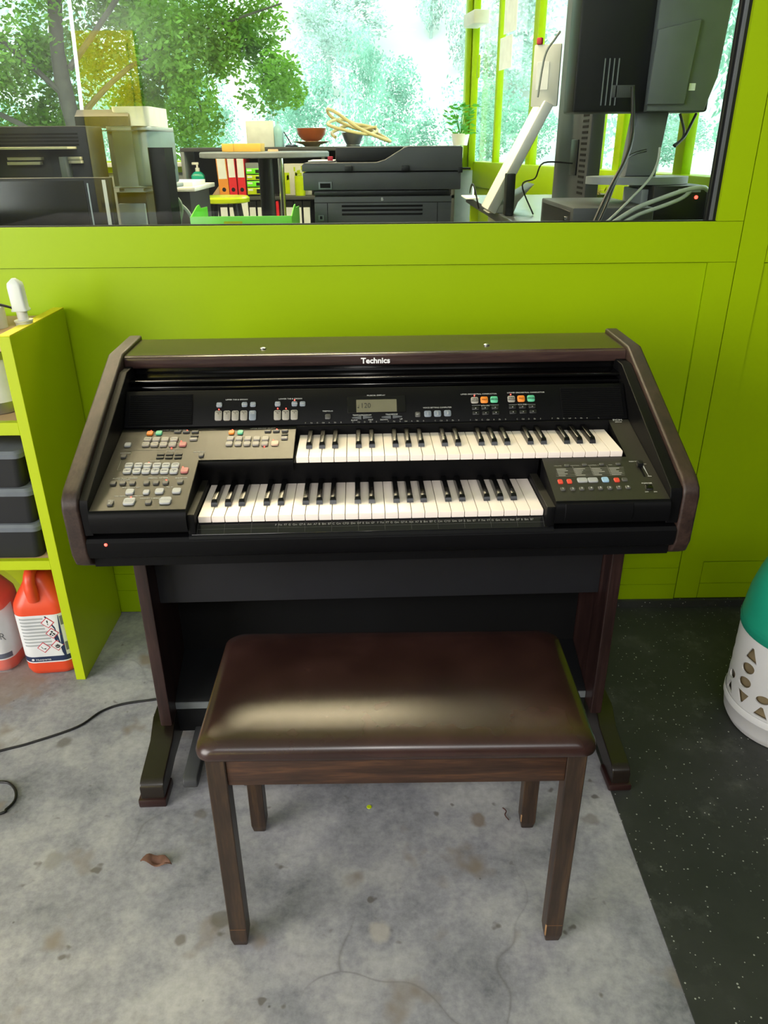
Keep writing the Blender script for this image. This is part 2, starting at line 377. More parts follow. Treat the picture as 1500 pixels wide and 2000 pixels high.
# brown leatherette
m = M['leather'] = bpy.data.materials.new('brown_leatherette'); m.use_nodes = True; nt = m.node_tree; b = nt.nodes['Principled BSDF']
tc = nt.nodes.new('ShaderNodeTexCoord')
nt.links.new(ramp(nt, nz(9, 4, .5), [(.3, '#291816'), (.5, '#311E1B'), (.7, '#3A2522')]), b.inputs['Base Color'])
b.inputs['Roughness'].default_value = .27; b.inputs['Specular IOR Level'].default_value = .55
k = nt.nodes.new('ShaderNodeBump'); k.inputs['Strength'].default_value = .02; k.inputs['Distance'].default_value = .0005
nt.links.new(nz(500, 2), k.inputs['Height']); nt.links.new(k.outputs[0], b.inputs['Normal'])

# window glass: clear sheet, reflects by its angle
m = M['glass'] = bpy.data.materials.new('window_glass'); m.use_nodes = True; nt = m.node_tree
for n in list(nt.nodes): nt.nodes.remove(n)
out = nt.nodes.new('ShaderNodeOutputMaterial'); tr = nt.nodes.new('ShaderNodeBsdfTransparent'); tr.inputs[0].default_value = (.93, .96, .95, 1)
gl = nt.nodes.new('ShaderNodeBsdfGlossy'); gl.inputs['Roughness'].default_value = 0.0; fr = nt.nodes.new('ShaderNodeFresnel'); fr.inputs[0].default_value = 1.52
mx = nt.nodes.new('ShaderNodeMixShader'); nt.links.new(fr.outputs[0], mx.inputs[0]); nt.links.new(tr.outputs[0], mx.inputs[1]); nt.links.new(gl.outputs[0], mx.inputs[2])
nt.links.new(mx.outputs[0], out.inputs[0])
ge = nt.nodes.new('ShaderNodeNewGeometry'); iv = nt.nodes.new('ShaderNodeMath'); iv.operation = 'SUBTRACT'; iv.inputs[0].default_value = 1.0
nt.links.new(ge.outputs['Backfacing'], iv.inputs[1]); mu = nt.nodes.new('ShaderNodeMath'); mu.operation = 'MULTIPLY'
nt.links.new(fr.outputs[0], mu.inputs[0]); nt.links.new(iv.outputs[0], mu.inputs[1]); nt.links.new(mu.outputs[0], mx.inputs[0])

# ------------------------------------------------------------------ the hall and the partition
WY = 2.0            # face of the green partition
struct(MB().box(-7, 6, -14, 2.06, -.12, 0).build('floor', M['concrete']))
o = MB().box(.511, 6, -3.2, WY-.001, .0005, .004).box(.72, 6, WY-.012, WY-.001, .004, .028).build('rubber_mat', M['rubber'])
tag(o, 'dark grey rubber floor mat with white specks along the right side', 'floor mat')
struct(MB().box(-7.2, 6.2, -14.2, 2.0, 4.0, 4.15).build('ceiling', M['ceil']))
wl = struct(MB().box(-7.2, -7, -14, 2.06, 0, 4).build('wall_left', M['hallwall']))
struct(MB().box(6, 6.2, -14, 2.06, 0, 4).build('wall_right', M['hallwall']))
wf = struct(MB().box(-7.2, 6.2, -14.2, -14, 0, 4).build('wall_front', M['hallwall']))
MB().box(-6.1, -4.85, -13.98, -13.9, 0, 3.4).box(-6.0, -5.6, -13.9, -13.86, .2, 3.2).box(-5.4, -5.0, -13.9, -13.86, .2, 3.2).build('gate_panel', M['yellowgate'], wf)

wb = struct(MB().box(-6.9, -2.6, WY+.012, WY+.06, 0, 4).box(-2.6, -1.6, WY+.012, WY+.06, 1.131, 2.6).box(.9, 6, WY+.012, WY+.06, 0, 4).box(-2.6, .9, WY+.012, WY+.06, 2.6, 4)  # unseen strip left of the window added to block the gate light's reflection
            .build('wall_back', M['lime']))
MB().box(-2.6, .9, WY+.034, WY+.06, 0, 1.127).box(.9, 3, WY+.008, WY+.0119, 0, 2.6).build('joint_backing', mat('joint_shadow_paint', '#2E3600', .8), wb)
def wp(name, x0, x1, z0, z1, d=0.0, t=.03): return MB().box(x0+.0003, x1-.0003, WY+d, WY+d+t, z0+.0003, z1-.0003).build(name, M['lime'], wb)
wp('window_rail', -2.6, .9125, 1.034, 1.131)
wp('stile', .842, .9125, .1975, 1.0335)
wp('infill_panel', -2.6, .8412, .1985, 1.033, .006)
wp('bottom_rail', -2.6, .9125, .1385, .197)
wp('base_board', -2.6, .9125, .0805, .1375)
wp('base_board', -2.6, .9125, .002, .0795)
wp('window_stile', .846, .9125, 1.1315, 2.6)
wp('door_stile', .9145, .985, .030, 2.6, 0, .007)
wp('door_panel', .986, 2.2, .1575, 1.0305, .004, .004)
wp('door_rail', .986, 2.2, 1.032, 2.6, 0, .007)
wp('door_rail', .986, 2.2, .083, .1555, 0, .007)
wp('door_rail', .986, 2.2, .030, .0815, 0, .007)
wp('stile', 2.201, 6, .002, 2.6)

win = struct(MB().box(-1.6, .823, WY+.022, WY+.028, 1.131, 2.6).build('window_1', M['glass']))
MB().box(.823, .846, WY+.012, WY+.03, 1.131, 2.6).build('rubber_seal', M['black'], win)
sb = MB().box(.829, .838, WY+.0105, WY+.012, 1.131, 2.6)
for i in range(90): sb.box(.8315, .8355, WY+.0098, WY+.0105, 1.136+i*.008, 1.140+i*.008)
sb.build('spacer_bar', M['aluminium'], win)
MB().box(-1.6, .846, WY+.010, WY+.021, 1.131, 1.1335).build('glazing_bead', M['black'], win)
# hall ceiling lights
for i, (x, y, wh) in enumerate(((-2.2, -6, 'nearest of the left pair'), (.4, -6, 'nearest of the middle pair'), (-2.2, -10, 'far one of the left pair'), (.4, -10, 'far one of the middle pair'), (2.6, -8, 'rightmost'), (-5, -8, 'leftmost'))):
    t = thing('ceiling_light', 'long hall ceiling light behind the camera, ' + wh, 'ceiling light', (x, y, 3.9), 0, 'hall ceiling lights')
    MB().box(-.7, .7, -.12, .12, .02, .1, .01).build('lamp_housing', M['white'], t)
    MB().box(-.66, .66, -.09, .09, 0, .019).build('lamp_diffuser', M['lamp'], t)

# ------------------------------------------------------------------ the office behind the glass
OF = .17
struct(MB().box(-3.2, 2.4, WY+.06, 6.75, OF-.1, OF).build('floor_office', M['officefloor']))
struct(MB().box(-3.2, 2.4, WY+.06, 6.75, 3.0, 3.12).build('ceiling_office', mat('office_ceiling_white', '#EDEBE2', .8)))
struct(MB().box(-3.3, -3.2, WY+.06, 6.75, OF, 3.0).build('wall_office_left', M['hallwall']))
fac = struct(MB().box(-3.2, .74, 6.3, 6.4, OF, 1.13).build('wall_far', mat('grey_parapet', '#8D9497', .7)))
fr = MB().box(-3.2, .66, 6.26, 6.36, 1.13, 1.21, .006).box(-3.2, .66, 6.26, 6.36, 2.85, 3.0, .006)
fr.build('window_frame', M['lime'], fac)
MB().box(.650, .685, 6.22, 6.36, 1.13, 3.0, .006).box(.688, .735, 6.18, 6.34, 1.13, 3.0, .006).build('corner_post', M['lime'], fac)
struct(MB().box(-3.2, .655, 6.30, 6.306, 1.21, 2.85).build('window_2', M['glass']))
MB().box(-3.2, .60, 6.2, 6.259, 1.17, 1.2, .004).build('window_board', M['white'], fac)
# slanting glazed front on the right, from (.82, 6.3) to (1.42, 3.1)
def slant(t): return Vector((.74 + .54*t, 6.2 - 3.1*t, 0))
ang = math.atan2(-3.1, .54)
gf = struct(MB().box(0, 4.2, .0, .06, OF, 1.02, 0).build('wall_office_right', M['lime']))
gm = Matrix.Translation(slant(0)) @ Matrix.Rotation(ang, 4, 'Z'); gf.matrix_world = gm
def gpost(name, s0, s1, z0=1.02, z1=3.0, d0=.0, d1=.045, m='lime'): return MB().box(s0, s1, d0, d1, z0, z1, .006).build(name, M[m], gf)
for a, b_ in ((.39, .43), (1.06, 1.14), (1.72, 1.75), (1.91, 1.99), (2.26, 2.33), (2.82, 2.89), (3.9, 4.0)): gpost('window_post', a, b_)
gpost('window_rail', .0, 4.1, 1.02, 1.19, -.02, .085); gpost('window_rail', .0, 4.1, 2.6, 2.8, -.02, .085)
dl = gpost('door_leaf', 2.025, 2.10, 1.19, 2.5, -.015, .03); 
hm = MB().box(2.04, 2.08, -.031, -.016, 1.06, 1.36, .004).box(2.045, 2.075, -.07, -.031, 1.18, 1.2, .004).box(2.06, 2.22, -.09, -.07, 1.18, 1.2, .006)
hm.build('door_handle', M['steel'], gf)
struct(MB().box(.0, 4.1, .03, .036, 1.19, 2.6).build('window_3', M['glass'])).matrix_world = gm
cl = MB().box(.05, .30, -.14, -.03, 2.02, 2.10, .01).build('door_closer', M['offwhite'], gf)
MB().box(.10, .13, -.05, -.03, 1.72, 1.86, .006).build('hinge', M['lime'], gf)
for i, x in enumerate((-2.1, -.45)):
    t = thing('office_ceiling_lamp', ('warm ceiling lamp over the office copiers at left', 'warm ceiling lamp over the office desk, mirrored in the bench seat')[i], 'ceiling lamp', (x, 3.50, 2.90), 0, 'office ceiling lamps')
    MB().box(-.50, .50, -.20, .20, .0, .0995, .006).build('lamp_frame', M['white'], t)
    MB().box(-.56, .56, -.27, .27, -.02, -.0005).build('lamp_diffuser', M['officelamp'], t)

# ------------------------------------------------------------------ land outside
struct(MB().box(-60, 60, 6.8, 40, -.2, .2).build('ground_outside', M['grassland']))
def hz(x, y):
    k = max(0, y-40)
    return .2 + k*.62*(1 - .25*math.sin(x*.05+.6)) + (1.4*math.sin(x*.31+y*.2)+1.1*math.sin(x*.17-y*.27))*min(1, k/15)
hm = MB(); NX, NY = 60, 34; vs = [[hm.bm.verts.new((-90+180*i/NX, 40+110*j/NY, hz(-90+180*i/NX, 40+110*j/NY))) for i in range(NX+1)] for j in range(NY+1)]
for j in range(NY):
    for i in range(NX): hm.bm.faces.new((vs[j][i], vs[j][i+1], vs[j+1][i+1], vs[j+1][i]))
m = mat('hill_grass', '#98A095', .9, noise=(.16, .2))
struct(hm.build('hillside_outside', m, smooth=180))

# ------------------------------------------------------------------ the organ
ORG = thing('electronic_organ', 'two-manual electronic organ in dark mahogany with black console and white logo on its lid', 'organ', (.010, 1.235, 0), math.radians(1.42))
K = .2375
def cz(y): return .748 + K*(y+.05)          # top of the control panels
prof = [(.48, .622), (.48, .929), (.322, .927), (-.030, .782), (-.048, .768), (-.053, .752), (-.050, .662), (-.040, .638), (-.018, .624), (.01, .619)]
for x0, x1 in ((-.555, -.525), (.519, .549)): MB().prism(prof, 'x', x0, x1, .005, 3).build('side_panel', M['wood_y'], ORG, wn=True)
lid = MB().prism([(.47, .897), (.47, .922), (.330, .921), (.3235, .917), (.322, .912), (.322, .900), (.3245, .8955)], 'x', -.524, .518).build('lid', M['wood_x'], ORG, wn=True)
for x in (-.244, .232):
    MB().lathe([(.0065, 0), (.0065, .0015), (.004, .003)], x, .371, 14).xf(Matrix.Translation((0, 0, .9215))).build('screw', M['steel'], lid)
LM = Matrix.Translation((-.007, .3215, .9045)) @ Matrix.Rotation(PI/2, 4, 'X')
wtext('Technics', .0160, LM, mat('logo_metal', '#F8F8F8', .3), lid, 1.06, ext=.0012, bold=.00045)
MB().box(-.524, .518, .40, .47, .622, .896).build('rear_panel', M['deep'], ORG)
MB().box(-.524, .518, -.03, .40, .628, .70).build('key_bed', M['body'], ORG)
# roll cover housing under the lid
cv = MB().box(-.522, .516, .338, .40, .80, .896)
cv.box(-.520, .514, .285, .338, .874, .880, .002).box(-.520, .514, .282, .336, .8595, .868, .003).box(-.5, .49, .262, .30, .852, .858, .002)
cv.build('roll_cover', M['blackgloss'], ORG)
for x0, x1 in ((-.5245, -.5095), (.4975, .5185)):
    MB().prism([(-.048, .70), (-.05, .752), (-.045, .766), (.16, .850), (.28, .900), (.33, .900), (.33, .70)], 'x', x0, x1, .001, 1).build('inner_cheek', M['body'], ORG, wn=True)

# tab panel above the upper keys
bt = Vector((0, .05, .056)).normalized(); bn = Vector((0, -.056, .05)).normalized(); b0 = Vector((0, .20, .81))
BA = math.atan2(.056, .05)
def bp(x, s, h=0.0): return b0 + Vector((x, 0, 0)) + bt*s + bn*h
BM = lambda x, s, h=0.0: Matrix.Translation(bp(x, s, h)) @ Matrix.Rotation(BA, 4, 'X')
tab = MB().box(-.5085, .4965, 0, .0785, -.05, 0, .002).xf(BM(0, 0)).build('tab_panel', M['body'], ORG)
for x0, x1 in ((-.500, -.374), (.364, .489)):
    g = MB().box(x0, x1, .004, .070, 0, .0012, .0006, 1)
    for i in range(15): g.box(x0+.002, x1-.002, .0065+i*.0042, .0085+i*.0042, .001, .0026)
    g.xf(BM(0, 0)).build('speaker_grille', M['grille'], tab)
# control panels
ct = Vector((0, 1, K)).normalized(); cn = Vector((0, -K, 1)).normalized(); c0 = Vector((0, -.05, .748)); CA = math.atan(K)
CM = lambda x, s, h=0.0: Matrix.Translation(c0 + Vector((x, 0, 0)) + ct*s + cn*h) @ Matrix.Rotation(CA, 4, 'X')
def ctop(y, h=0): return (y, cz(y)+h)
blk = [(-.056, .708), (-.059, .722), (-.0585, .736), (-.0555, .744), (-.050, .748), ctop(.205), (.205, .70)]
ext = [(.112, .70), (.104, .728), (.094, .752), (.0875, .766), (.0855, .774), (.0875, .7795), ctop(.092), ctop(.205), (.205, .70)]
MB().prism(blk, 'x', -.5095, -.344).prism(ext, 'x', -.3445, -.1685).build('console_body', M['body'], ORG, wn=True)
blk2 = blk[:5] + [ctop(.074), (.074, .70)]
MB().prism(blk2, 'x', .296, .4565).prism(blk, 'x', .4565, .4975).build('console_body', M['body'], ORG, wn=True)
MB().prism([(.112, .70), (.104, .728), (.094, .752), (.094, .7715), (.205, .782), (.205, .70)], 'x', -.1685, .2965).build('manual_fascia', M['body'], ORG)
MB().prism([(.0935, .7715), (.0935, .776), (.2, .784), (.2, .772)], 'x', -.1675, .455).build('fascia_rail', M['strip'], ORG)
MB().box(-.168, .456, .193, .206, .78, .8085).build('key_felt', M['deep'], ORG)
pl = MB()
def plate(pb, x0, x1, y0, y1): pb.prism([ctop(y0, .0002), ctop(y0, .0010), ctop(y1, .0010), ctop(y1, .0002)], 'x', x0, x1)
plate(pl, -.5085, -.3448, -.0505, .0905); plate(pl, -.5085, -.1690, .0905, .1868)
panL = pl.build('control_panel', M['panel'], ORG)
pl = MB(); plate(pl, .2968, .4968, -.0505, .0745); plate(pl, .4565, .4968, .0745, .1995)
panR = pl.build('control_panel', M['panel'], ORG)
# compartment flap on the front of the right block
fl_ = MB().prism([(-.0575, .7125), (-.0608, .722), (-.0603, .736), (-.0572, .7448), (-.055, .7448), (-.055, .7125)], 'x', .312, .432, .001, 1).build('compartment_flap', M['body'], ORG)

# keys: F to C, 26 white and 18 black on each manual
PITCH_K = .0235
def wkey(n, x, y0, y1, zt):
    mb = MB(); mb.prism([(y0, zt-.0115), (y0-.0012, zt-.004), (y0-.0004, zt-.0008), (y0+.002, zt), (y1, zt), (y1, zt-.012)], 'x', x+.0005, x+PITCH_K-.0005, .0006, 1)
    return mb.build('white_key', M['ivory'], ORG)
def bkey(x, y0, y1, zt):
    mb = MB(); h = .0115
    a, b_ = .0058, .0044
    bot = [(x-a, y0, zt+.0003), (x+a, y0, zt+.0003), (x+a, y1, zt+.0003), (x-a, y1, zt+.0003)]
    mid = [(x-a*.98, y0+.003, zt+h*.55), (x+a*.98, y0+.003, zt+h*.55), (x+b_, y1, zt+h*.9), (x-b_, y1, zt+h*.9)]
    top = [(x-b_, y0+.0075, zt+h), (x+b_, y0+.0075, zt+h), (x+b_, y1, zt+h+.0005), (x-b_, y1, zt+h+.0005)]
    mb.loft([bot, mid, top]); bmesh.ops.bevel(mb.bm, geom=[e for e in mb.bm.edges if all(v.co.z > zt+h*.5 for v in e.verts)], offset=.0007, segments=1, affect='EDGES')
    return mb.build('black_key', M['ebony'], ORG, 30)
for x0, yf, yr, zt in ((-.330, -.0325, .107, .7245), (-.162, .0755, .199, .7905)):
    for i in range(26):
        wkey(i, x0+i*PITCH_K, yf, yr, zt)
    for i in range(25):
        if i % 7 in (0, 1, 2, 4, 5):
            off = {0: -.0012, 1: 0, 2: .0012, 4: -.001, 5: .001}[i % 7]
            bkey(x0+(i+1)*PITCH_K+off, yf+.040, yr, zt)
for x0, x1 in ((-.3445, -.3315), (.2815, .2968)):
    kc = MB().box(x0, x1, -.052, .100, .70, .7365, .0012).build('key_cheek', M['body'], ORG)
    MB().box(x0+.0008, x1-.0008, -.050, .099, .7366, .7375).build('cheek_plate', M['panel'], kc)
# chord chart strip below the lower keys
MB().prism([(-.026, .7105), (-.052, .6955), (-.052, .690), (-.02, .690), (-.02, .7105)], 'x', -.345, .297).build('chart_holder', M['black'], ORG)
CS = math.atan2(.015, .026)
SM = lambda x, s, h: Matrix.Translation(Vector((x, -.052, .6955)) + Vector((0, .026, .015)).normalized()*s + Vector((0, -.015, .026)).normalized()*h) @ Matrix.Rotation(CS, 4, 'X')
cs = MB().box(-.340, .288, .002, .028, .0002, .0022, .0006, 1).xf(SM(0, 0, 0)).build('chord_chart', M['strip'], ORG)
NOTES = ['F', 'G', 'A', 'B', 'C', 'D', 'E']
ln = MB()
for i in range(14): ln.box(-.331+i*.047, -.3306+i*.047, .004, .026, .0022, .0024)
ln.box(-.335, .284, .0135, .0139, .0022, .0024); ln.xf(SM(0, 0, 0)).build('chart_lines', M['chartprint'], cs)
for i in range(18):
    text('%s  %sm  %s7' % ((NOTES[i % 7],)*3), .0055, SM(-.185+i*.0257, .0195, .0023), M['printdim'], cs)
# front rail with its pilot lamp
MB().prism([(-.03, .694), (-.046, .692), (-.0515, .686), (-.0515, .668), (-.047, .655), (-.036, .648), (.0, .645), (.0, .694)], 'x', -.5245, .5185).build('front_rail', M['body'], ORG, wn=True)
MB().lathe([(.0028, 0), (.0028, .001), (.0015, .0018)], 0, 0, 12).xf(Matrix.Translation((-.4905, -.0516, .6835)) @ Matrix.Rotation(PI/2, 4, 'X')).build('indicator_lamp', M['led'], ORG)

# buttons
def button(par, Mx, x, s, w_, h_, c, hh=.0036):
    mb = MB(); r = min(w_, h_)*.22; a = rrect(0, 0, w_/2, h_/2, r, .0006, 2); b_ = rrect(0, 0, w_/2, h_/2, r, hh*.75, 2); t = rrect(0, 0, w_/2-.0008, h_/2-.0008, r*.9, hh, 2)
    mb.loft([a, b_, t]); o = mb.build('button', M['btn_'+c], par, 40); o.matrix_local = Mx(x, s)
    if c in BT_LABEL: o['label'] = BT_LABEL[c]
    return o
def led(par, Mx, x, s):
    o = MB().lathe([(.0012, .0009), (.0012, .0020), (.0006, .0026)], 0, 0, 10).build('indicator_lamp', M['led'], par); o.matrix_local = Mx(x, s); o['label'] = 'lit red indicator'
BL = [(-0.4525, 0.2372, 0.0127, 0.0127, 'o'), (-0.4353, 0.2376, 0.0127, 0.0127, 'g'), (-0.3994, 0.2403, 0.014, 0.0051, 'd'), (-0.3827, 0.2397, 0.014, 0.0051, 'd'), (-0.3651, 0.2391, 0.014, 0.0051, 'd'), (-0.3644, 0.2244, 0.0151, 0.0064, 'k'), (-0.3643, 0.2138, 0.015, 0.0072, 'b'), (-0.4525, 0.2157, 0.015, 0.0136, 'b'), (-0.4356, 0.2151, 0.015, 0.0136, 'b'), (-0.4189, 0.2145, 0.015, 0.0135, 'b'), (-0.4014, 0.2139, 0.015, 0.0135, 'b'), (-0.4526, 0.1981, 0.0149, 0.0133, 'b'), (-0.4358, 0.1976, 0.0149, 0.0133, 'b'), (-0.4188, 0.197, 0.0149, 0.0133, 'b'), (-0.4013, 0.1964, 0.0149, 0.0133, 'b'), (-0.3819, 0.1964, 0.0143, 0.0133, 'r'), (-0.4867, 0.198, 0.0124, 0.0129, 'w'), (-0.4857, 0.1596, 0.0103, 0.0111, 'd'), (-0.3411, 0.1589, 0.0097, 0.0107, 'd'), (-0.4179, 0.1649, 0.014, 0.0073, 'k'), (-0.4012, 0.1643, 0.014, 0.0073, 'k'), (-0.3843, 0.1638, 0.014, 0.0073, 'k'), (-0.4175, 0.1543, 0.014, 0.0072, 'k'), (-0.4009, 0.1538, 0.014, 0.0072, 'k'), (-0.384, 0.1532, 0.014, 0.0072, 'k'), (-0.4691, 0.13, 0.0149, 0.0144, 'w'), (-0.4519, 0.1294, 0.015, 0.0144, 'w'), (-0.4349, 0.1288, 0.015, 0.0144, 'w'), (-0.4177, 0.1282, 0.015, 0.0144, 'w'), (-0.4009, 0.1276, 0.015, 0.0144, 'w'), (-0.3836, 0.127, 0.015, 0.0144, 'w'), (-0.4687, 0.1124, 0.0152, 0.0149, 'w'), (-0.4513, 0.1118, 0.0152, 0.0149, 'w'), (-0.4344, 0.1112, 0.0152, 0.0149, 'w'), (-0.4175, 0.1106, 0.0152, 0.0149, 'w'), (-0.4006, 0.11, 0.0152, 0.0149, 'w'), (-0.3834, 0.1094, 0.0152, 0.0149, 'w'), (-0.3643, 0.1112, 0.0142, 0.0152, 'r'), (-0.4854, 0.076, 0.011, 0.0097, 'd'), (-0.4684, 0.076, 0.011, 0.0097, 'd'), (-0.4513, 0.0758, 0.011, 0.0097, 'd'), (-0.4262, 0.0755, 0.011, 0.0097, 'd'), (-0.4092, 0.0753, 0.011, 0.0097, 'd'), (-0.3921, 0.0751, 0.011, 0.0097, 'd'), (-0.3664, 0.0768, 0.0111, 0.0097, 'd'), (-0.45, 0.0502, 0.0149, 0.0141, 'w'), (-0.4209, 0.0482, 0.0114, 0.0113, 'w'), (-0.3982, 0.0503, 0.0155, 0.0141, 'w'), (-0.3681, 0.0502, 0.0155, 0.0141, 'w'), (-0.445, 0.0224, 0.0203, 0.0182, 'w'), (-0.4114, 0.0195, 0.0112, 0.0109, 'd'), (-0.3828, 0.023, 0.0203, 0.0183, 'w'), (-0.4763, 0.0181, 0.0107, 0.0118, 'd')]
BU = [(-0.2936, 0.2351, 0.0113, 0.012, 'o'), (-0.2765, 0.2346, 0.0113, 0.012, 'g'), (-0.223, 0.2368, 0.0131, 0.0057, 'd'), (-0.2065, 0.2369, 0.0131, 0.0057, 'd'), (-0.1896, 0.2369, 0.0131, 0.0057, 'd'), (-0.1892, 0.2228, 0.013, 0.0078, 'k'), (-0.189, 0.2119, 0.0129, 0.0077, 'b'), (-0.2931, 0.213, 0.0137, 0.013, 'b'), (-0.2763, 0.2124, 0.0137, 0.013, 'b'), (-0.2595, 0.2119, 0.0137, 0.013, 'b'), (-0.2423, 0.2113, 0.0137, 0.013, 'b'), (-0.2256, 0.2107, 0.0137, 0.013, 'b'), (-0.2934, 0.1956, 0.0136, 0.0128, 'b'), (-0.2764, 0.195, 0.0136, 0.0127, 'b'), (-0.2595, 0.1945, 0.0136, 0.0127, 'b'), (-0.2425, 0.1939, 0.0136, 0.0127, 'b'), (-0.2253, 0.1933, 0.0136, 0.0127, 'b'), (-0.2059, 0.1941, 0.0145, 0.0137, 'p')]
BT = [(-0.3217, 0.0448, 0.0111, 0.0106, 's'), (-0.2715, 0.0446, 0.0111, 0.0106, 's'), (-0.2547, 0.0445, 0.0111, 0.0106, 's'), (-0.2056, 0.0445, 0.0111, 0.0106, 's'), (-0.1721, 0.0442, 0.0112, 0.0106, 's'), (-0.156, 0.0439, 0.0112, 0.0106, 's'), (-0.3228, 0.0217, 0.014, 0.0213, 't'), (-0.3059, 0.0214, 0.014, 0.0213, 't'), (-0.2894, 0.0212, 0.0141, 0.0213, 't'), (-0.2724, 0.0211, 0.0141, 0.0213, 't'), (-0.2059, 0.0205, 0.0141, 0.0214, 't'), (-0.1895, 0.0204, 0.0141, 0.0214, 't'), (-0.1726, 0.0205, 0.0141, 0.0214, 't'), (-0.2552, 0.0209, 0.0141, 0.0213, 's')]
BC = [(0.0737, 0.0163, 0.0107, 0.0111, 'd'), (0.0937, 0.0175, 0.0142, 0.0134, 's'), (0.1133, 0.0176, 0.0142, 0.0134, 's'), (0.1334, 0.018, 0.0142, 0.0134, 's'), (-0.0082, 0.0406, 0.1166, 0.0366, 'lcdframe'), (-0.0083, 0.0371, 0.0809, 0.027, 'lcd'), (-0.0483, 0.0116, 0.0186, 0.0076, 'al'), (-0.0267, 0.0122, 0.0186, 0.0076, 'ar'), (0.0105, 0.0118, 0.0186, 0.0076, 'al'), (0.0327, 0.0123, 0.0186, 0.0076, 'ar')]
BR = [(0.1895, 0.0451, 0.0149, 0.014, 't'), (0.2089, 0.0456, 0.0149, 0.014, 'o'), (0.2289, 0.046, 0.0149, 0.014, 'g'), (0.2638, 0.0464, 0.0149, 0.014, 't'), (0.2837, 0.0468, 0.0149, 0.014, 'o'), (0.3037, 0.047, 0.015, 0.014, 'g'), (0.1904, 0.0277, 0.0144, 0.008, 'k'), (0.2095, 0.0281, 0.0144, 0.008, 'k'), (0.2299, 0.0285, 0.0144, 0.008, 'k'), (0.1907, 0.017, 0.0143, 0.008, 'k'), (0.2102, 0.0166, 0.0143, 0.008, 'k'), (0.2306, 0.017, 0.0143, 0.008, 'k'), (0.2649, 0.0289, 0.0144, 0.008, 'k'), (0.2851, 0.0291, 0.0144, 0.008, 'k'), (0.3048, 0.0295, 0.0144, 0.008, 'k'), (0.2653, 0.0174, 0.0144, 0.008, 'k'), (0.2857, 0.0178, 0.0144, 0.008, 'k'), (0.3056, 0.0182, 0.0144, 0.008, 'k')]
BQ = [(0.3153, 0.0536, 0.0086, 0.0119, 'R'), (0.3318, 0.0539, 0.0086, 0.0119, 'R'), (0.3559, 0.057, 0.0181, 0.0128, 'w'), (0.3749, 0.0567, 0.0181, 0.0128, 'w'), (0.3976, 0.057, 0.0124, 0.0137, 'c'), (0.418, 0.0552, 0.0095, 0.0114, 'R'), (0.4325, 0.0558, 0.0103, 0.0091, 'd'), (0.3151, 0.0316, 0.0088, 0.0088, 'd'), (0.3327, 0.0313, 0.0088, 0.0088, 'd'), (0.349, 0.0318, 0.0088, 0.0088, 'd'), (0.3657, 0.0321, 0.0088, 0.0088, 'd'), (0.3826, 0.0324, 0.0088, 0.0089, 'd'), (0.3994, 0.0323, 0.0088, 0.0089, 'd'), (0.4157, 0.0326, 0.0088, 0.0089, 'd'), (0.4322, 0.0332, 0.0088, 0.0089, 'd'), (0.338, 0.1026, 0.0088, 0.0054, 'd'), (0.3712, 0.1036, 0.0088, 0.0054, 'd'), (0.4032, 0.104, 0.0088, 0.0054, 'd'), (0.4343, 0.1045, 0.0089, 0.0054, 'd'), (0.4691, 0.0308, 0.0128, 0.0133, 'k'), (0.4717, 0.098, 0.0106, 0.0149, 'k'), (0.4726, 0.0816, 0.0035, 0.0381, 'slot')]
for e in BL + BU: button(panL, CM, *e, hh=.0042 if e[4] != 'k' else .0030)
for e in BQ:
    if e[4] == 'slot': continue
    if e[0] > .465 and e[1] > .09: continue
    button(panR, CM, *e)
for e in BT + BR + [(-.1057, .0151, .0114, .0111, 'd')]: button(tab, BM, *e, hh=.0028)
for e in BC:
    x, s, w_, h_, c = e
    if c == 'lcdframe':
        MB().box(-w_/2, w_/2, -h_/2, h_/2, .0003, .0012, .0004, 1).xf(BM(x, s)).build('display_bezel', M['blackgloss'], tab)
    elif c == 'lcd':
        MB().box(-w_/2, w_/2, -h_/2, h_/2, .0012, .0018).xf(BM(x, s)).build('display', M['lcd'], tab, label='olive liquid crystal display reading 120')
    elif c in ('al', 'ar'):
        k = -1 if c == 'al' else 1
        MB().prism([(k*w_/2, -.0010), (k*w_/2, .0010), (-k*w_/2, h_/2), (-k*w_/2, -h_/2)], 'z', .0004, .0030, .0004, 1).xf(BM(x, s)).build('tempo_key', M['btn_al'], tab)
    else: button(tab, BM, *e, hh=.0028)
for x, s in [(-0.4521, 0.2462), (-0.3817, 0.2452), (-0.387, 0.2076), (-0.4014, 0.1846), (-0.4349, 0.138), (-0.3694, 0.1221), (-0.3924, 0.0831), (-0.4449, 0.0346), (-0.2933, 0.2446), (-0.2061, 0.2439), (-0.2102, 0.2059), (-0.2253, 0.1834)]: led(panL, CM, x, s)
for x, s in [(-0.322, 0.0352), (-0.172, 0.0525), (-0.2055, 0.0349), (-0.1889, 0.0345), (0.1896, 0.0553), (0.2633, 0.0564)]: led(tab, BM, x, s)
# volume slider
MB().box(.4700, .4735, .064, .1015, .0012, .0016).xf(CM(0, 0)).build('slider_slot', M['deep'], panR)
MB().prism([(.4775, .100), (.4800, .100), (.4795, .064)], 'z', .0012, .0015).xf(CM(0, 0)).build('level_mark', M['print'], panR)
MB().box(.4665, .4770, .092, .1035, .0016, .011, .001).xf(CM(0, 0)).build('slider_knob', M['black'], panR)
MB().box(.4630, .4755, .0255, .0375, .0014, .0046, .0012).xf(CM(0, 0)).build('power_switch', M['ebony'], panR)

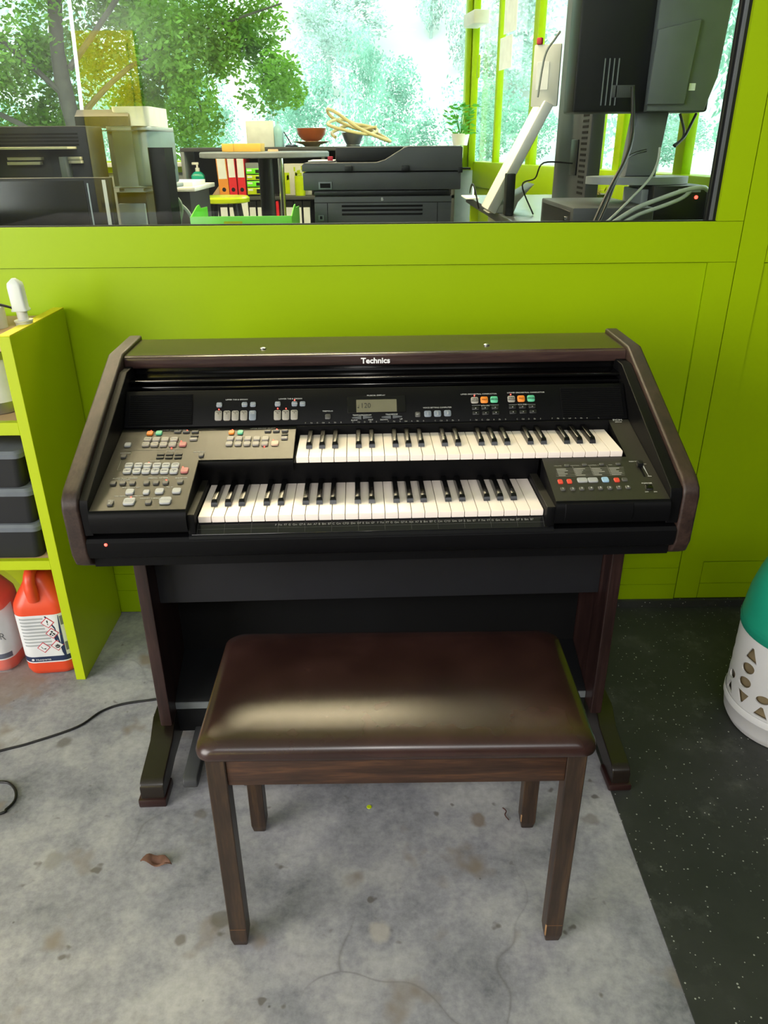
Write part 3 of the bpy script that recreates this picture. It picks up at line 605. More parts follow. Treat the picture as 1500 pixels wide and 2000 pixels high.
# printing
for x, s, t, h in ((-.4089, .2495, 'LOWER SOUND SELECT', .0042), (-.2341, .2495, 'UPPER SOUND SELECT', .0042)):
    wtext(t, h*.9, CM(x, s, .0004), M['printdim'], ORG, 1.3)
for x, s, t, h in [(-0.4854, 0.1717, 'COMPOSER', 0.0034), (-0.401, 0.1752, 'VOLUME', 0.0034), (-0.4254, 0.1435, 'RHYTHM', 0.0038), (-0.4678, 0.0913, 'AUTO PLAY CHORD', 0.0042), (-0.4691, 0.0867, 'ONE FINGER', 0.0034), (-0.4089, 0.0903, 'DIGITAL REVERB', 0.0042), (-0.4506, 0.0634, 'ONE TOUCH PLAY', 0.0034), (-0.4498, 0.039, 'ONE TOUCH REGISTRATION', 0.0034), (-0.4115, 0.0313, 'SYNCHRO & BREAK', 0.0034), (-0.4773, 0.0277, 'DEMO', 0.0034), (-0.383, 0.0629, 'FILL IN', 0.0034), (-0.3668, 0.0894, 'SEQUENCER', 0.0034), (-0.3466, 0.1708, 'SOUND EDIT', 0.0034)]: wtext(t, h*.92, CM(x, s, .0014), M['print'], panL, 1.25)
for x, s, t, h in [(0.4745, 0.2547, 'PCM', 0.0085), (0.4744, 0.2474, 'SOUND', 0.0034), (0.4695, 0.1118, 'MAIN VOLUME', 0.0034), (0.4822, 0.1031, 'MAX', 0.0034), (0.4812, 0.0651, 'MIN', 0.0034), (0.4696, 0.0446, 'POWER', 0.0048), (0.4619, 0.0196, 'OFF', 0.0034), (0.4772, 0.0194, 'ON', 0.0034)]: wtext(t, h*.95, CM(x, s, .0014), M['print'], panR, 1.2)
for x, s, t, h in [(-0.2876, 0.0561, 'UPPER TAB & ORGAN', 0.0038), (-0.1805, 0.0559, 'LOWER TAB & ORGAN', 0.0038), (-0.0086, 0.06, 'MUSICAL DISPLAY', 0.0038), (0.1136, 0.0311, 'VOICE SETTING COMPUTER', 0.0038), (-0.0377, 0.0177, 'TEMPO/PROGRAM', 0.0038), (0.0214, 0.0183, 'TRANSPOSE', 0.0038), (-0.0533, 0.007, 'SLOW', 0.0038), (-0.0206, 0.0073, 'FAST', 0.0038), (0.006, 0.0071, 'DOWN', 0.0038), (0.0402, 0.0078, 'UP', 0.0038), (-0.1061, 0.0277, 'TREMOLO', 0.0038), (0.1986, 0.059, 'UPPER ORCHESTRAL CONDUCTOR', 0.0038), (0.2946, 0.0606, 'LOWER ORCHESTRAL CONDUCTOR', 0.0038), (0.2106, 0.0334, 'VOLUME', 0.0038), (0.2853, 0.0344, 'VOLUME', 0.0038)]: wtext(t, h*.98, BM(x, s, .0004), M['print'], tab, 1.22)
NS = ['F', 'F#', 'G', 'G#', 'A', 'B♭', 'B', 'C', 'C#', 'D', 'E♭', 'E']
NS = [n.replace('♭', 'b') for n in NS]
for i in range(44):
    xs = -.162 + PITCH_K*(i*26/44 + .35)
    if (i % 12) in (0, 2, 4, 6, 7, 9, 11): pass
    wi = 7*(i//12) + [0, 1, 1, 2, 2, 3, 3, 4, 5, 5, 6, 6][i % 12]; blk_ = (i % 12) in (1, 3, 5, 8, 10)
    xs = -.162 + PITCH_K*(wi + (0 if blk_ else .5))
    wtext(NS[i % 12], .0042, BM(xs, .0030, .0004), M['printdim'], tab, 1.0)
BC_ = [c for c in BC if c[4] == 's'] + [c for c in BC if c[4] == 'd']
for (x, s, w_, h_, c), t in zip(BC_, ('1', '2', '3', 'SET')): wtext(t, .0075 if len(t) == 1 else .0042, BM(x, s, .0031), M['print'], tab)
for (x, s, w_, h_, c), t in zip(BR[:6], ('TAB &\nORGAN', 'POLY', 'SPECIAL', 'TAB &\nORGAN', 'POLY', 'SPECIAL')): wtext(t, .0040, BM(x, s, .0031), M['ink'], tab)
for i, (x, s, w_, h_, c) in enumerate(BR[6:]):
    k = 1 if i % 6 < 3 else -1
    MB().prism([(-.0011, -k*.0009), (.0011, -k*.0009), (0, k*.0010)], 'z', .0030, .0032).xf(BM(x, s)).build('arrow_mark', M['print'], tab)
for i, (x, s, w_, h_, c) in enumerate([b for b in BT if b[3] > .02]):
    wtext(('FLUTE', 'FLUTE', 'FLUTE', 'FLUTE', 'FLUTE', 'FLUTE', 'FLUTE', 'PERC')[i], .0036, BM(x, s+.0072, .0031), M['ink'] if c == 't' else M['print'], tab)
    wtext(("16'", "8'", "4'", "2'", "16'", "8'", "4'", "2 2/3'")[i], .0038, BM(x, s+.0038, .0031), M['ink'] if c == 't' else M['print'], tab)
for i, (x, s, w_, h_, c) in enumerate([b for b in BT if b[3] < .02]):
    wtext(('TAB\nORGAN', 'HUMAN', 'SLOW', 'TAB\nORGAN', 'HUMAN', 'SLOW')[i], .0032, BM(x, s, .0031), M['print'], tab)
RY = ('MARCH', 'WALTZ', 'BALLAD', 'SWING', 'DISCO', 'LATIN\n1', '8 BEAT', 'ROCK', '16 BEAT\n1', '16 BEAT\n2', 'SAMBA', 'LATIN\n2')
for (x, s, w_, h_, c), t in zip([b for b in BL if b[4] == 'w' and .1 < b[1] < .14], RY): wtext(t, .0034, CM(x, s, .0045), M['dgrey'], panL)
for (x, s, w_, h_, c), t in zip([b for b in BL if b[4] == 'b' and b[3] > .01], ('PIANO', 'STRINGS', 'BRASS', 'GUITAR', 'ORGAN', 'VIBES', 'FLUTE', 'CHORUS')): wtext(t, .0034, CM(x, s, .0045), M['print'], panL)
for (x, s, w_, h_, c), t in zip([b for b in BL if b[2] > .02], ('INTRO &\nENDING', 'START/STOP')): wtext(t, .0040, CM(x, s, .0045), M['print'], panL)
for (x, s, w_, h_, c), t in zip([b for b in BQ if b[4] == 'd' and b[1] < .04], '12345678'): wtext(t, .0060, CM(x, s, .0038), M['print'], panR)
# memory chart printed on the right panel
gl_ = MB()
for i in range(6): gl_.box(.3115+.001*i, .4375+.0008*i, .0705+i*.0048, .0709+i*.0048, .0011, .0013)
for x in (.3478, .3800, .4120): gl_.box(x, x+.0004, .072, .102, .0011, .0013)
rr = random.Random(3)
for i in range(5):
    for j in range(4):
        gl_.box(.3165+.0325*j, .3165+.0325*j+rr.uniform(.010, .022), .0722+i*.0048, .0742+i*.0048, .0011, .0013)
gl_.xf(CM(0, 0)).build('printed_chart', M['printdim'], panR)
for x, t in ((.321, 'VOLUME'), (.3545, 'CONTROL 1'), (.387, 'CONTROL 2'), (.419, 'MIDI')): wtext(t, .0036, CM(x, .1026, .0014), M['printdim'], panR)
br = MB()
br.box(-.4885, -.4880, .1175, .150, .0011, .0013).box(-.4885, -.4800, .1175, .1179, .0011, .0013).box(-.4868, -.3830, .1800, .1804, .0011, .0013)
br.xf(CM(0, 0)).build('printed_line', M['printdim'], panL)
br = MB()
for x in (.2105, .285): br.box(x-.027, x-.010, .0344, .0347, .0003, .0005).box(x+.010, x+.027, .0344, .0347, .0003, .0005)
br.xf(BM(0, 0)).build('printed_line', M['print'], tab)
wtext('120', .0155, BM(-.0300, .0372, .0019), M['lcdink'], tab, .9)
MB().box(-.0465, -.0435, .0325, .0345, .0018, .0021).box(-.0440, -.0435, .0335, .0395, .0018, .0021).xf(BM(0, 0)).build('note_symbol', M['lcdink'], tab)
# note sign on the demo button
MB().box(-.4785, -.4765, .0155, .0172, .0042, .0045).box(-.4768, -.4763, .0160, .0215, .0042, .0045).box(-.4768, -.4745, .0205, .0215, .0042, .0045).xf(CM(0, 0)).build('note_symbol', M['print'], panL)

# stand
PADM = mat('foot_pad', '#2A1614', .35)
for s in (-1, 1):
    x0, x1 = (-.516, -.489) if s < 0 else (.480, .507)
    MB().prism([(.136, .110), (.136, .640), (.46, .640), (.46, .110)], 'x', x0, x1, .004, 2).build('leg_panel', M['wood_z'], ORG, wn=True)
    f = MB().prism([(.004, .022), (.004, .050), (.010, .060), (.024, .066), (.12, .083), (.165, .112), (.46, .112), (.50, .07), (.50, .03), (.47, .022), (.40, .03), (.12, .03), (.07, .022)], 'x', x0-.024 if s < 0 else x0+.020, x0+.028 if s < 0 else x0+.061, .003, 2).build('foot', M['foot'], ORG, wn=True)
    fx0, fx1 = (x0-.030, x0+.031) if s < 0 else (x0+.014, x0+.066)
    for y0, y1 in ((-.002, .066), (.42, .49)): MB().box(fx0, fx1, y0, y1, .0045 if s > 0 else .0005, .0225, .004).build('foot_pad', PADM, f)
MB().box(-.4885, .4795, .190, .206, .408, .628).build('knee_panel', M['knee'], ORG)
MB().box(-.4885, .4795, .320, .336, .15, .628).build('back_board', M['deep'], ORG)
MB().prism([(.32, .19), (.195, .146), (.183, .138), (.183, .052), (.32, .052)], 'x', -.4885, .4795).build('pedal_box', M['black'], ORG)
MB().box(-.4885, .4795, .1805, .1835, .120, .138).build('pedal_box_edge', M['mgrey'], ORG)
for i in range(8):
    x = -.434 + .066*i
    MB().prism([(.19, .052), (.19, .064), (.03, .058), (.021, .053), (.018, .043), (.021, .034), (.03, .032), (.19, .040)], 'x', x-.0165, x+.0165, .004, 3).build('bass_pedal', M['dgrey'], ORG)
for i in (0, 1, 3, 4, 5):
    x = -.434 + .066*(i+.5)
    MB().prism([(.19, .056), (.19, .095), (.125, .094), (.117, .086), (.117, .056)], 'x', x-.012, x+.012, .003, 2).build('bass_pedal', M['dgrey'], ORG)

# ------------------------------------------------------------------ the bench
BEN = thing('organ_bench', 'brown leatherette organ bench with dark wooden legs standing in front of the organ', 'bench', (.022, 1.036, 0))
S = MB(); rings = []
for z, ins, r in ((.4585, .014, .02), (.4570, .004, .022), (.4610, .001, .024), (.4680, 0, .026), (.4760, .002, .028), (.4835, .008, .032), (.4885, .020, .036), (.4915, .040, .04), (.4935, .070, .04), (.4945, .11, .03)):
    rings.append(rrect(0, 0, .312-ins, .157-ins, r, z, 10))
rings.append(rrect(0, 0, .18, .03, .02, .4950, 10))
S.loft(rings); S.build('seat', M['leather'], BEN, 80)
for s in (-1, 1): MB().box(-.268, .268, s*.128-.010, s*.128+.010, .3925, .457, .0015).build('apron', M['bench_x'], BEN)
for s in (-1, 1): MB().box(s*.286-.009, s*.286+.009, -.112, .112, .3925, .457, .0015).build('apron', M['bench_x'], BEN)
CHIP = mat('bare_wood', '#94704A', .6); SCUFF = mat('scuffed_wood', '#6B4C34', .6)
for sx in (-1, 1):
    for sy in (-1, 1):
        x, y = sx*.2835, sy*.1265; lg = MB(); a = .0155
        def sq(k, z): return [Vector((x-k, y-k, z)), Vector((x+k, y-k, z)), Vector((x+k, y+k, z)), Vector((x-k, y+k, z))]
        lg.loft([sq(a-.006, 0), sq(a-.003, .004), sq(a, .022), sq(a, .4575)])
        bmesh.ops.bevel(lg.bm, geom=[e for e in lg.bm.edges if abs(e.verts[0].co.z-e.verts[1].co.z) > .003], offset=.0015, segments=1, affect='EDGES')
        lo_ = lg.build('leg', M['bench_z'], BEN)
        if sx > 0:
            MB().box(x-a-.0006, x-a+.0022, y-a-.0006, y-a+.004, .024 if sy > 0 else .022, .044 if sy > 0 else .050, .001, 1).build('worn_chip', CHIP, lo_, label='bare wood chip on the edge')
        if sy < 0: MB().box(x-a+.002, x+a-.002, y-a-.0003, y-a+.0003, .0485, .0497).build('scuff_line', SCUFF, lo_)

# ------------------------------------------------------------------ green shelf on the left
SH = thing('shelf_unit', 'lime green open shelf unit against the wall left of the organ', 'shelf', (-.82, 1.67, 0))
def sx_(x0, x1, y0, y1, z0, z1, n, m, b=.001): return MB().box(x0, x1, y0, y1, z0, z1, b, 1).build(n, M[m], SH)
sx_(-.013, .013, 0, .322, 0, .936, 'side_panel', 'lime_shelf')
sx_(-.013, .013, .001, .321, .9362, .9385, 'top_edge', 'lit_top', 0)  # thin strip that carries the painted light on the panel's top
sx_(-1.713, -1.687, 0, .322, 0, .938, 'side_panel', 'lime_shelf')
for z0, z1 in ((.706, .738), (.345, .372)):
    sx_(-1.686, -.0135, .002, .018, z0, z1, 'shelf_lipping', 'lime_shelf'); sx_(-1.686, -.0135, .0185, .30, z0, z1-.001, 'shelf_board', 'board')
sx_(-1.686, -.0135, .012, .30, .900, .922, 'top_board', 'board')
sx_(-1.686, -.0135, .302, .318, .02, .92, 'back_board', 'lime_shelf')

# bottles on its top board
def bottle(name, label, x, y, m, kind):
    t = thing(name, label, 'bottle', (x, y, .9225), 0)
    return t
t = bottle('squeeze_bottle', 'tall cloudy white bottle standing neck down in a round cap on the green shelf', at(50, 640, 1.80).x, 1.80, 'hdpe', 0)
t.rotation_euler = (0, math.radians(-2), 0)
MB().lathe([(.017, 0), (.019, .003), (.019, .020), (.021, .021), (.021, .024)], 0, 0, 24).build('cap', M['offwhite'], t)
MB().lathe([(.012, .024), (.012, .045)], 0, 0, 20).build('neck', M['white'], t)
b_ = MB(); b_.loft([rrect(0, 0, .019, .014, .006, z, 3) for z in (.045, .048)] + [rrect(0, 0, .0165, .013, .006, z, 3) for z in (.052, .1)] + [rrect(0, 0, .015, .012, .006, .108, 3), rrect(0, 0, .004, .004, .002, .118, 3)]); b_.build('bottle_body', M['hdpe'], t)
t = bottle('dispenser_bottle', 'squat cloudy plastic bottle lying at the front of the green shelf top', -.895, 1.735, 'hdpe', 1)
MB().lathe([(.030, 0), (.030, .018), (.028, .030), (.016, .042), (.014, .046)], 0, 0, 28).build('bottle_body', M['hdpe'], t)
MB().lathe([(.015, .046), (.015, .062), (.013, .064)], 0, 0, 20).build('cap', M['hdpe2'], t)
t = bottle('yellowed_canister', 'yellowed plastic canister at the left end of the visible shelf top', -.955, 1.73, 'hdpe2', 2)
MB().loft([rrect(0, 0, .036, .026, .012, z, 4) for z in (0, .052)] + [rrect(0, 0, .028, .02, .01, .064, 4), rrect(0, 0, .012, .012, .006, .068, 4)]).build('canister_body', M['hdpe2'], t)
MB().lathe([(.012, .068), (.012, .084)], 0, 0, 18).build('cap', M['hdpe'], t)
t = bottle('grey_jar', 'small pale grey jar with black tube behind the squat bottle on the shelf top', -.912, 1.83, 'hdpe', 3)
MB().lathe([(.028, 0), (.028, .048), (.020, .052)], 0, 0, 24).build('jar_body', M['offwhite'], t)
MB().tube(spline([(-.05, 0, .056), (-.01, 0, .058), (.02, .0, .054), (.05, .005, .044)]), .003).build('tube', M['cable'], t)

# carton on the upper shelf board
t = thing('canister', 'metal canister with white printed label on the upper shelf', 'canister', (-.935, 1.80, .7375))
MB().lathe([(.078, 0), (.080, .002), (.080, .145), (.074, .150)], 0, 0, 40).build('can_body', M['steel'], t)
MB().lathe([(.0806, .028), (.0806, .128)], 0, 0, 40, cap=False).build('can_label', M['label'], t)
cm_ = MB()
for a, z0, z1, wd in ((-62, .034, .05, 5), (-86, .038, .043, 3)):
    for q in range(1): pass
    A = [math.radians(a-wd/2), math.radians(a+wd/2)]
    cm_.loft([[Vector((.0809*math.cos(v), .0809*math.sin(v), z)) for v in A] + [Vector((.0812*math.cos(v), .0812*math.sin(v), z)) for v in A[::-1]] for z in (z0, z1)])
cm_.build('label_print', M['ink'], t)
rm_ = MB()
for a, z in ((-76, .100), (-70, .088), (-72, .112)):
    for da, dz in ((0, 0),):
        v = math.radians(a); c_ = Vector((.0811*math.cos(v), .0811*math.sin(v), z)); e1 = Vector((-math.sin(v), math.cos(v), 0)); 
        for k1, k2 in ((1, 1), (1, -1)):
            p = [c_ + e1*(.009*k1*u) + Vector((0, 0, .009*u*k2)) for u in (-1, 1)]; n_ = e1*.0012 - Vector((0, 0, .0012*k1*k2))
            rm_.poly([p[0]-n_, p[0]+n_, p[1]+n_, p[1]-n_])
rm_.build('label_print', M['red'], t)

# black crates
def crate(z, label, dx=0.0, lid=True):
    t = thing('storage_crate', label, 'crate', (-1.02+dx, 1.79, z), 0, 'black crates with grey lids on the middle shelf')
    MB().loft([rrect(0, 0, .160, .100, .02, 0, 5), rrect(0, 0, .170, .108, .02, .078, 5)]).build('crate_body', M['crate'], t)
    MB().loft([rrect(0, 0, .176, .113, .02, .0785, 5), rrect(0, 0, .177, .114, .02, .090, 5), rrect(0, 0, .171, .108, .02, .0965, 5)]).build('crate_lid', M['lid_clear'], t)
crate(.3725, 'black crate with grey lid, lowest of the stack on the middle shelf', 0)
crate(.4695, 'black crate with grey lid in the middle of the stack on the middle shelf', .004)
crate(.5665, 'black crate with grey lid, topmost of the stack on the middle shelf', -.004)

# ------------------------------------------------------------------ orange jerrycans
def jerrycan(x, y, rz, label, second=False):
    t = thing('jerrycan', label, 'jerrycan', (x, y, .001), rz)
    def sec(z, k=0.0):
        # half widths by height
        tab = [(0, .056, .050), (.006, .064, .058), (.02, .068, .062), (.205, .069, .063), (.222, .067, .061), (.245, .056, .052), (.262, .045, .045), (.278, .036, .040), (.292, .027, .034), (.302, .018, .02)]
        for (za, a, b), (zb, c, d) in zip(tab, tab[1:]):
            if za <= z <= zb: u = (z-za)/(zb-za); return a+(c-a)*u+k, b+(d-b)*u+k
        return tab[-1][1]+k, tab[-1][2]+k
    body = MB(); body.loft([rrect(0, 0, *sec(z), min(.034, sec(z)[1]*.7), z, 8) for z in (0, .006, .02, .06, .12, .205, .214, .222, .234, .245, .262, .278, .292, .302)])
    body.build('can_body', M['orange'], t, 60)
    MB().lathe([(.018, .300), (.020, .303), (.020, .325), (.018, .328)], 0, .018, 20).build('screw_cap', M['green'] if second else M['orange'], t)
    hp = spline([(-.004, -.050, .238), (-.005, -.055, .270), (-.006, -.046, .302), (-.004, -.012, .318), (0, .018, .312)], 6)
    hb = MB(); hb.tube(hp, [.016]*8 + [.0145]*(len(hp)-8), 12); hb.build('handle', M['orange'], t, 80)
    # the wrap-round label, traced along the body section
    def ring(z, off): hx, hy = sec(z, off); return rrect(0, 0, hx, hy, .034+off, z, 8)
    def surf(u, z, off=.0008):
        hx, hy = sec(z, off); r = .034+off
        # u: signed path length from the front middle
        s_ = abs(u); sg = 1 if u >= 0 else -1
        if s_ <= hx-r: p = (s_, -hy)
        elif s_ <= hx-r+r*PI/2: a = (s_-(hx-r))/r; p = (hx-r+r*math.sin(a), -hy+r-r*math.cos(a))
        else: p = (hx, -hy+r+(s_-(hx-r)-r*PI/2))
        return Vector((p[0]*sg, p[1], z))
    def patch(u0, u1, z0, z1, off, name, m, nu=16):
        g = MB(); rows = [[g.bm.verts.new(surf(u0+(u1-u0)*i/nu, z, off)) for i in range(nu+1)] for z in (z0, (z0+z1)/2, z1)]
        for a, b in zip(rows, rows[1:]):
            for i in range(nu): g.bm.faces.new((a[i], a[i+1], b[i+1], b[i]))
        return g.build(name, M[m], lab if name != 'can_label' else t)
    lab = patch(-.12, .12, .044, .196, .0006, 'can_label', 'label', 40)
    def shape(pts, off, m, u, z, k=1.0):
        g = MB(); g.poly([surf(u+a*k, z+b*k, off) for a, b in pts]); return g
    patch(-.10, .075, .048, .064, .0010, 'label_band', 'navy', 24)
    if not second:
        g = MB(); g.poly([surf(a, b, .0010) for a, b in ((.014, .192), (.050, .192), (.050, .064), (.044, .064), (.028, .120), (.034, .150))]); g.build('label_band', M['navy'], lab)
        for i in range(9): patch(-.052, .010+.010*(i > 3), .188-.0105*i-.0055, .188-.0105*i, .0010, 'text_block', 'labelgrey', 10)
        patch(.052, .075, .160, .188, .0010, 'text_block', 'mgrey', 4); patch(.052, .075, .078, .105, .0010, 'text_block', 'mgrey', 4)
        D = [(0, -.0175), (.0175, 0), (0, .0175), (-.0175, 0)]
        def ghs(u, z, glyph):
            a = MB(); a.poly([surf(u+p*1.0, z+q, .0014) for p, q in D]); o = a.build('hazard_diamond', M['red'], lab)
            a = MB(); a.poly([surf(u+p*.84, z+q*.84, .0018) for p, q in D]); a.build('hazard_diamond', M['label'], lab)
            a = MB()
            for pts in glyph: a.poly([surf(u+p, z+q, .0022) for p, q in pts])
            a.build('hazard_symbol', M['ink'], lab)
        def disc(cx, cy, r): return [(cx+r*math.cos(2*PI*i/10), cy+r*math.sin(2*PI*i/10)) for i in range(10)]
        ghs(.020, .172, [[(-.0012, -.001), (.0012, -.001), (.0020, .0075), (-.0020, .0075)], disc(0, -.0045, .0016)])
        ghs(.026, .138, [disc(0, .0050, .0030), [(-.0065, -.007), (-.0075, -.001), (-.002, .0022), (-.001, -.002), (-.003, -.003)], [(.0065, -.007), (.0075, -.001), (.002, .0022), (.001, -.002), (.003, -.003)], [(-.004, -.0078), (0, -.004), (.004, -.0078)]])
        ghs(-.004, .094, [[(-.007, .004), (-.006, .0045), (-.0025, -.002), (-.0035, -.0035)], [(-.006, .0), (-.004, .001), (-.002, -.002)], [(-.004, -.004), (.004, -.006), (.0065, -.005), (.003, -.003)], [(.002, -.003), (.006, -.001), (.005, -.003)]])
        ghs(.032, .098, [[(-.006, -.004), (-.0055, .002), (-.0035, -.001)], [(-.004, -.004), (-.003, .0045), (-.0005, 0)], [(-.002, -.003), (.0008, .0075), (.002, 0)], [(0, -.003), (.0035, .0045), (.0045, 0)], [(.002, -.003), (.0062, .002), (.006, -.004)], [(-.006, -.004), (.006, -.004), (.003, -.0075), (-.003, -.0075)]])
        a = MB(); a.poly([surf(.066+p*1.15, .132+q*1.15, .0014) for p, q in D]); a.build('hazard_diamond', M['red'], lab)
        text('Husqvarna', .0092, Matrix.Translation((-.012, -.0648, .0555)) @ Matrix.Rotation(PI/2, 4, 'X'), M['label'], lab)
        a = MB().lathe([(.0036, 0), (.0036, .0003)], 0, 0, 12).xf(Matrix.Translation((-.0395, -.0640, .0560)) @ Matrix.Rotation(PI/2, 4, 'X')); a.build('crown_mark', M['label'], lab)
    else:
        text('POWER', .030, Matrix.Translation((.022, -.0650, .125)) @ Matrix.Rotation(PI/2, 4, 'X'), M['dgrey'], lab)
        bag = bpy.data.materials.new('clear_film'); bag.use_nodes = True; n_ = bag.node_tree; q = n_.nodes['Principled BSDF']
        q.inputs['Alpha'].default_value = .13; q.inputs['Base Color'].default_value = (.75, .75, .76, 1); q.inputs['Roughness'].default_value = .15
        g = MB(); rb = random.Random(5); rs = []
        for z in (.004, .05, .10, .15, .20, .24, .27, .30, .315):
            hx, hy = sec(min(z, .30)); rs.append([p*(1+rb.uniform(.02, .16)) + Vector((0, 0, z-p.z*(1+.0))) if False else Vector((p.x*(1+rb.uniform(.01, .13))+ (0), p.y*(1+rb.uniform(.01, .13)), z)) for p in rrect(0, 0, hx+.006, hy+.006, .03, z, 6)])
        g.loft(rs, cap=False); g.build('plastic_wrap', bag, t, 25)
    return t
jerrycan(-.912, 1.752, math.radians(6), 'orange jerrycan with hazard diamonds on its label under the green shelf')
jerrycan(-1.078, 1.765, math.radians(-4), 'orange jerrycan wrapped in clear plastic at the left edge under the shelf', True)

# ------------------------------------------------------------------ gas cylinder on the right
GC = thing('gas_cylinder', 'white and teal composite gas cylinder with cut-out holes on the rubber mat', 'gas cylinder', (.998, 1.470, .0045))
MB().lathe([(.100, 0), (.124, .002), (.130, .012), (.136, .024), (.141, .060), (.143, .062), (.143, .076), (.141, .080)], 0, 0, 56, cap=False).lathe([(.02, .004), (.10, .001)], 0, 0, 56, cap=False).build('base_ring', M['gaswhite'], GC)
MB().lathe([(.126, .012), (.130, .05), (.130, .30)], 0, 0, 56, cap=False).build('inner_vessel', M['fibre'], GC)
sh = MB(); n = 96
def cyl(r, z0, z1): return [[Vector((r*math.cos(2*PI*i/n), r*math.sin(2*PI*i/n), z)) for i in range(n)] for z in (z0, z1)]
sh.loft(cyl(.1395, .078, .272) + cyl(.1355, .272, .078), cap=False)
vl = [v for v in sh.bm.verts]; a, b_ = vl[3*n:4*n], vl[0:n]
for i in range(n): sh.bm.faces.new((a[i], a[(i+1) % n], b_[(i+1) % n], b_[i]))
bmesh.ops.recalc_face_normals(sh.bm, faces=list(sh.bm.faces))
shell = sh.build('casing', M['gaswhite'], GC)
cut = MB()
def hole(ang, z, pts):
    a = math.radians(ang); e = Vector((-math.sin(a), math.cos(a), 0)); d = Vector((math.cos(a), math.sin(a), 0))
    cut.loft([[d*r + e*p + Vector((0, 0, z+q)) for p, q in pts] for r in (.125, .16)])
TRI = [(-.019, -.015), (.019, -.015), (.017, -.010), (.003, .020), (-.003, .020), (-.017, -.010)]
def ov(rx, rz, sk=.25): return [(rx*math.cos(2*PI*i/20) , rz*math.sin(2*PI*i/20)+sk*rx*math.cos(2*PI*i/20)) for i in range(20)]
for k in range(8):
    A0 = 195 + 45*k
    hole(A0, .2265, TRI); hole(A0-1, .1880, ov(.020, .0150)); hole(A0-1, .1480, ov(.020, .0145)); hole(A0, .1080, [(p, -q*.9) for p, q in TRI])
    hole(A0+22, .133, ov(.017, .012)); hole(A0+23, .098, [(p*.9, q*.8) for p, q in TRI])
cutter = cut.build('cutter', M['gaswhite'], GC, 0)
md = shell.modifiers.new('cut', 'BOOLEAN'); md.operation = 'DIFFERENCE'; md.object = cutter; md.solver = 'EXACT'; md.use_self = True
bpy.context.view_layer.update()
dg = bpy.context.evaluated_depsgraph_get(); nm = bpy.data.meshes.new_from_object(shell.evaluated_get(dg))
shell.modifiers.clear(); shell.data = nm
bpy.data.objects.remove(cutter)
MB().lathe([(.1405, .270), (.1425, .274), (.1425, .300), (.1405, .306), (.1395, .325), (.135, .360), (.124, .405), (.111, .445), (.103, .475), (.100, .520), (.101, .535), (.096, .540)], 0, 0, 56).build('top_cover', M['teal'], GC)
MB().lathe([(.1435, .284), (.1445, .290), (.1435, .296)], 0, 0, 56, cap=False).build('cover_rim', M['teal'], GC)

# ------------------------------------------------------------------ cable, leaf and crumbs on the floor
pts = [(-2.2, 1.05), (-1.6, 1.12), (-1.15, 1.305), (-.92, 1.398), (-.857, 1.424), (-.763, 1.478), (-.721, 1.535), (-.674, 1.563), (-.594, 1.580), (-.50, 1.60), (-.40, 1.66), (-.33, 1.73)]
tag(MB().tube(spline([(x, y, .0035) for x, y in pts], 8), .0030, 8).build('power_cable', M['cable'], None, 80), 'black power cable running across the concrete to the organ', 'cable')
pts = [(-2.0, .98), (-1.3, 1.16), (-1.0, 1.27), (-.90, 1.296), (-.872, 1.299), (-.85, 1.293), (-.828, 1.271), (-.818, 1.243), (-.826, 1.219), (-.842, 1.203), (-1.0, 1.14), (-1.5, .80)]
tag(MB().tube(spline([(x, y, .0035) for x, y in pts], 8), .0030, 8).build('loose_cable', M['cable'], None, 80), 'black cable curling in a loop at the left edge of the floor', 'cable')
lf = MB(); N = 12; top = []; bot = []
for i in range(N+1):
    u = i/N; x = -.033+.066*u; wv = .011*math.sin(PI*u)**.7+.0006; z = .006+.006*math.sin(3.2*u)+.004*math.sin(9*u)
    top.append((x, wv*(1+.2*math.sin(11*u)), z+.006*math.sin(PI*u))); bot.append((x, -wv*.8, z+.004*math.cos(5*u)*math.sin(PI*u)))
V1 = [lf.bm.verts.new(p) for p in top]; V2 = [lf.bm.verts.new((p[0], (p[1]+q[1])/2, min(p[2], q[2])-.003)) for p, q in zip(top, bot)]; V3 = [lf.bm.verts.new(p) for p in bot]
for a, b_ in ((V1, V2), (V2, V3)):
    for i in range(N): lf.bm.faces.new((a[i], a[i+1], b_[i+1], b_[i]))
lo = lf.build('dry_leaf', mat('dry_leaf', '#6A4A3A', .8, noise=(60, .3)), None, 60); lo.location = (-.460, 1.074, .0004); lo.rotation_euler = (0, 0, math.radians(-8))
sm_ = lo.modifiers.new('thick', 'SOLIDIFY'); sm_.thickness = .0008
tag(lo, 'curled brown dry leaf lying on the concrete floor', 'leaf')
tw = MB().tube(spline([(.262, 1.205, .003), (.268, 1.195, .004), (.264, 1.185, .003), (.270, 1.172, .003)], 4), .0013, 6).build('dry_twig', mat('dry_twig', '#4A2A24', .8), None)
tag(tw, 'small dark curled twig between the rear bench legs', 'twig')
sp_ = MB().lathe([(.006, .0002), (.005, .0012)], -.03, 1.215, 9).build('paint_fleck', M['lime_gloss'], None)
tag(sp_, 'tiny lime paint fleck on the concrete beneath the bench', 'paint fleck')

# ------------------------------------------------------------------ desks and machines in the office
def zat(y, Y, x=750): return at(x, y, Y).z
def xat(x, Y, y=300): return at(x, y, Y).x
t = thing('office_desk', 'long dark desk behind the glass carrying the printers', 'desk', (0, 0, 0))
MB().box(-2.4, .40, 2.12, 3.02, .93, .96, .004).build('desk_top', M['dgrey'], t)
for x in (-2.35, -1.0, .35):
    for y in (2.18, 2.96): MB().box(x-.025, x+.025, y-.025, y+.025, OF, .9295).build('leg', M['mgrey'], t)

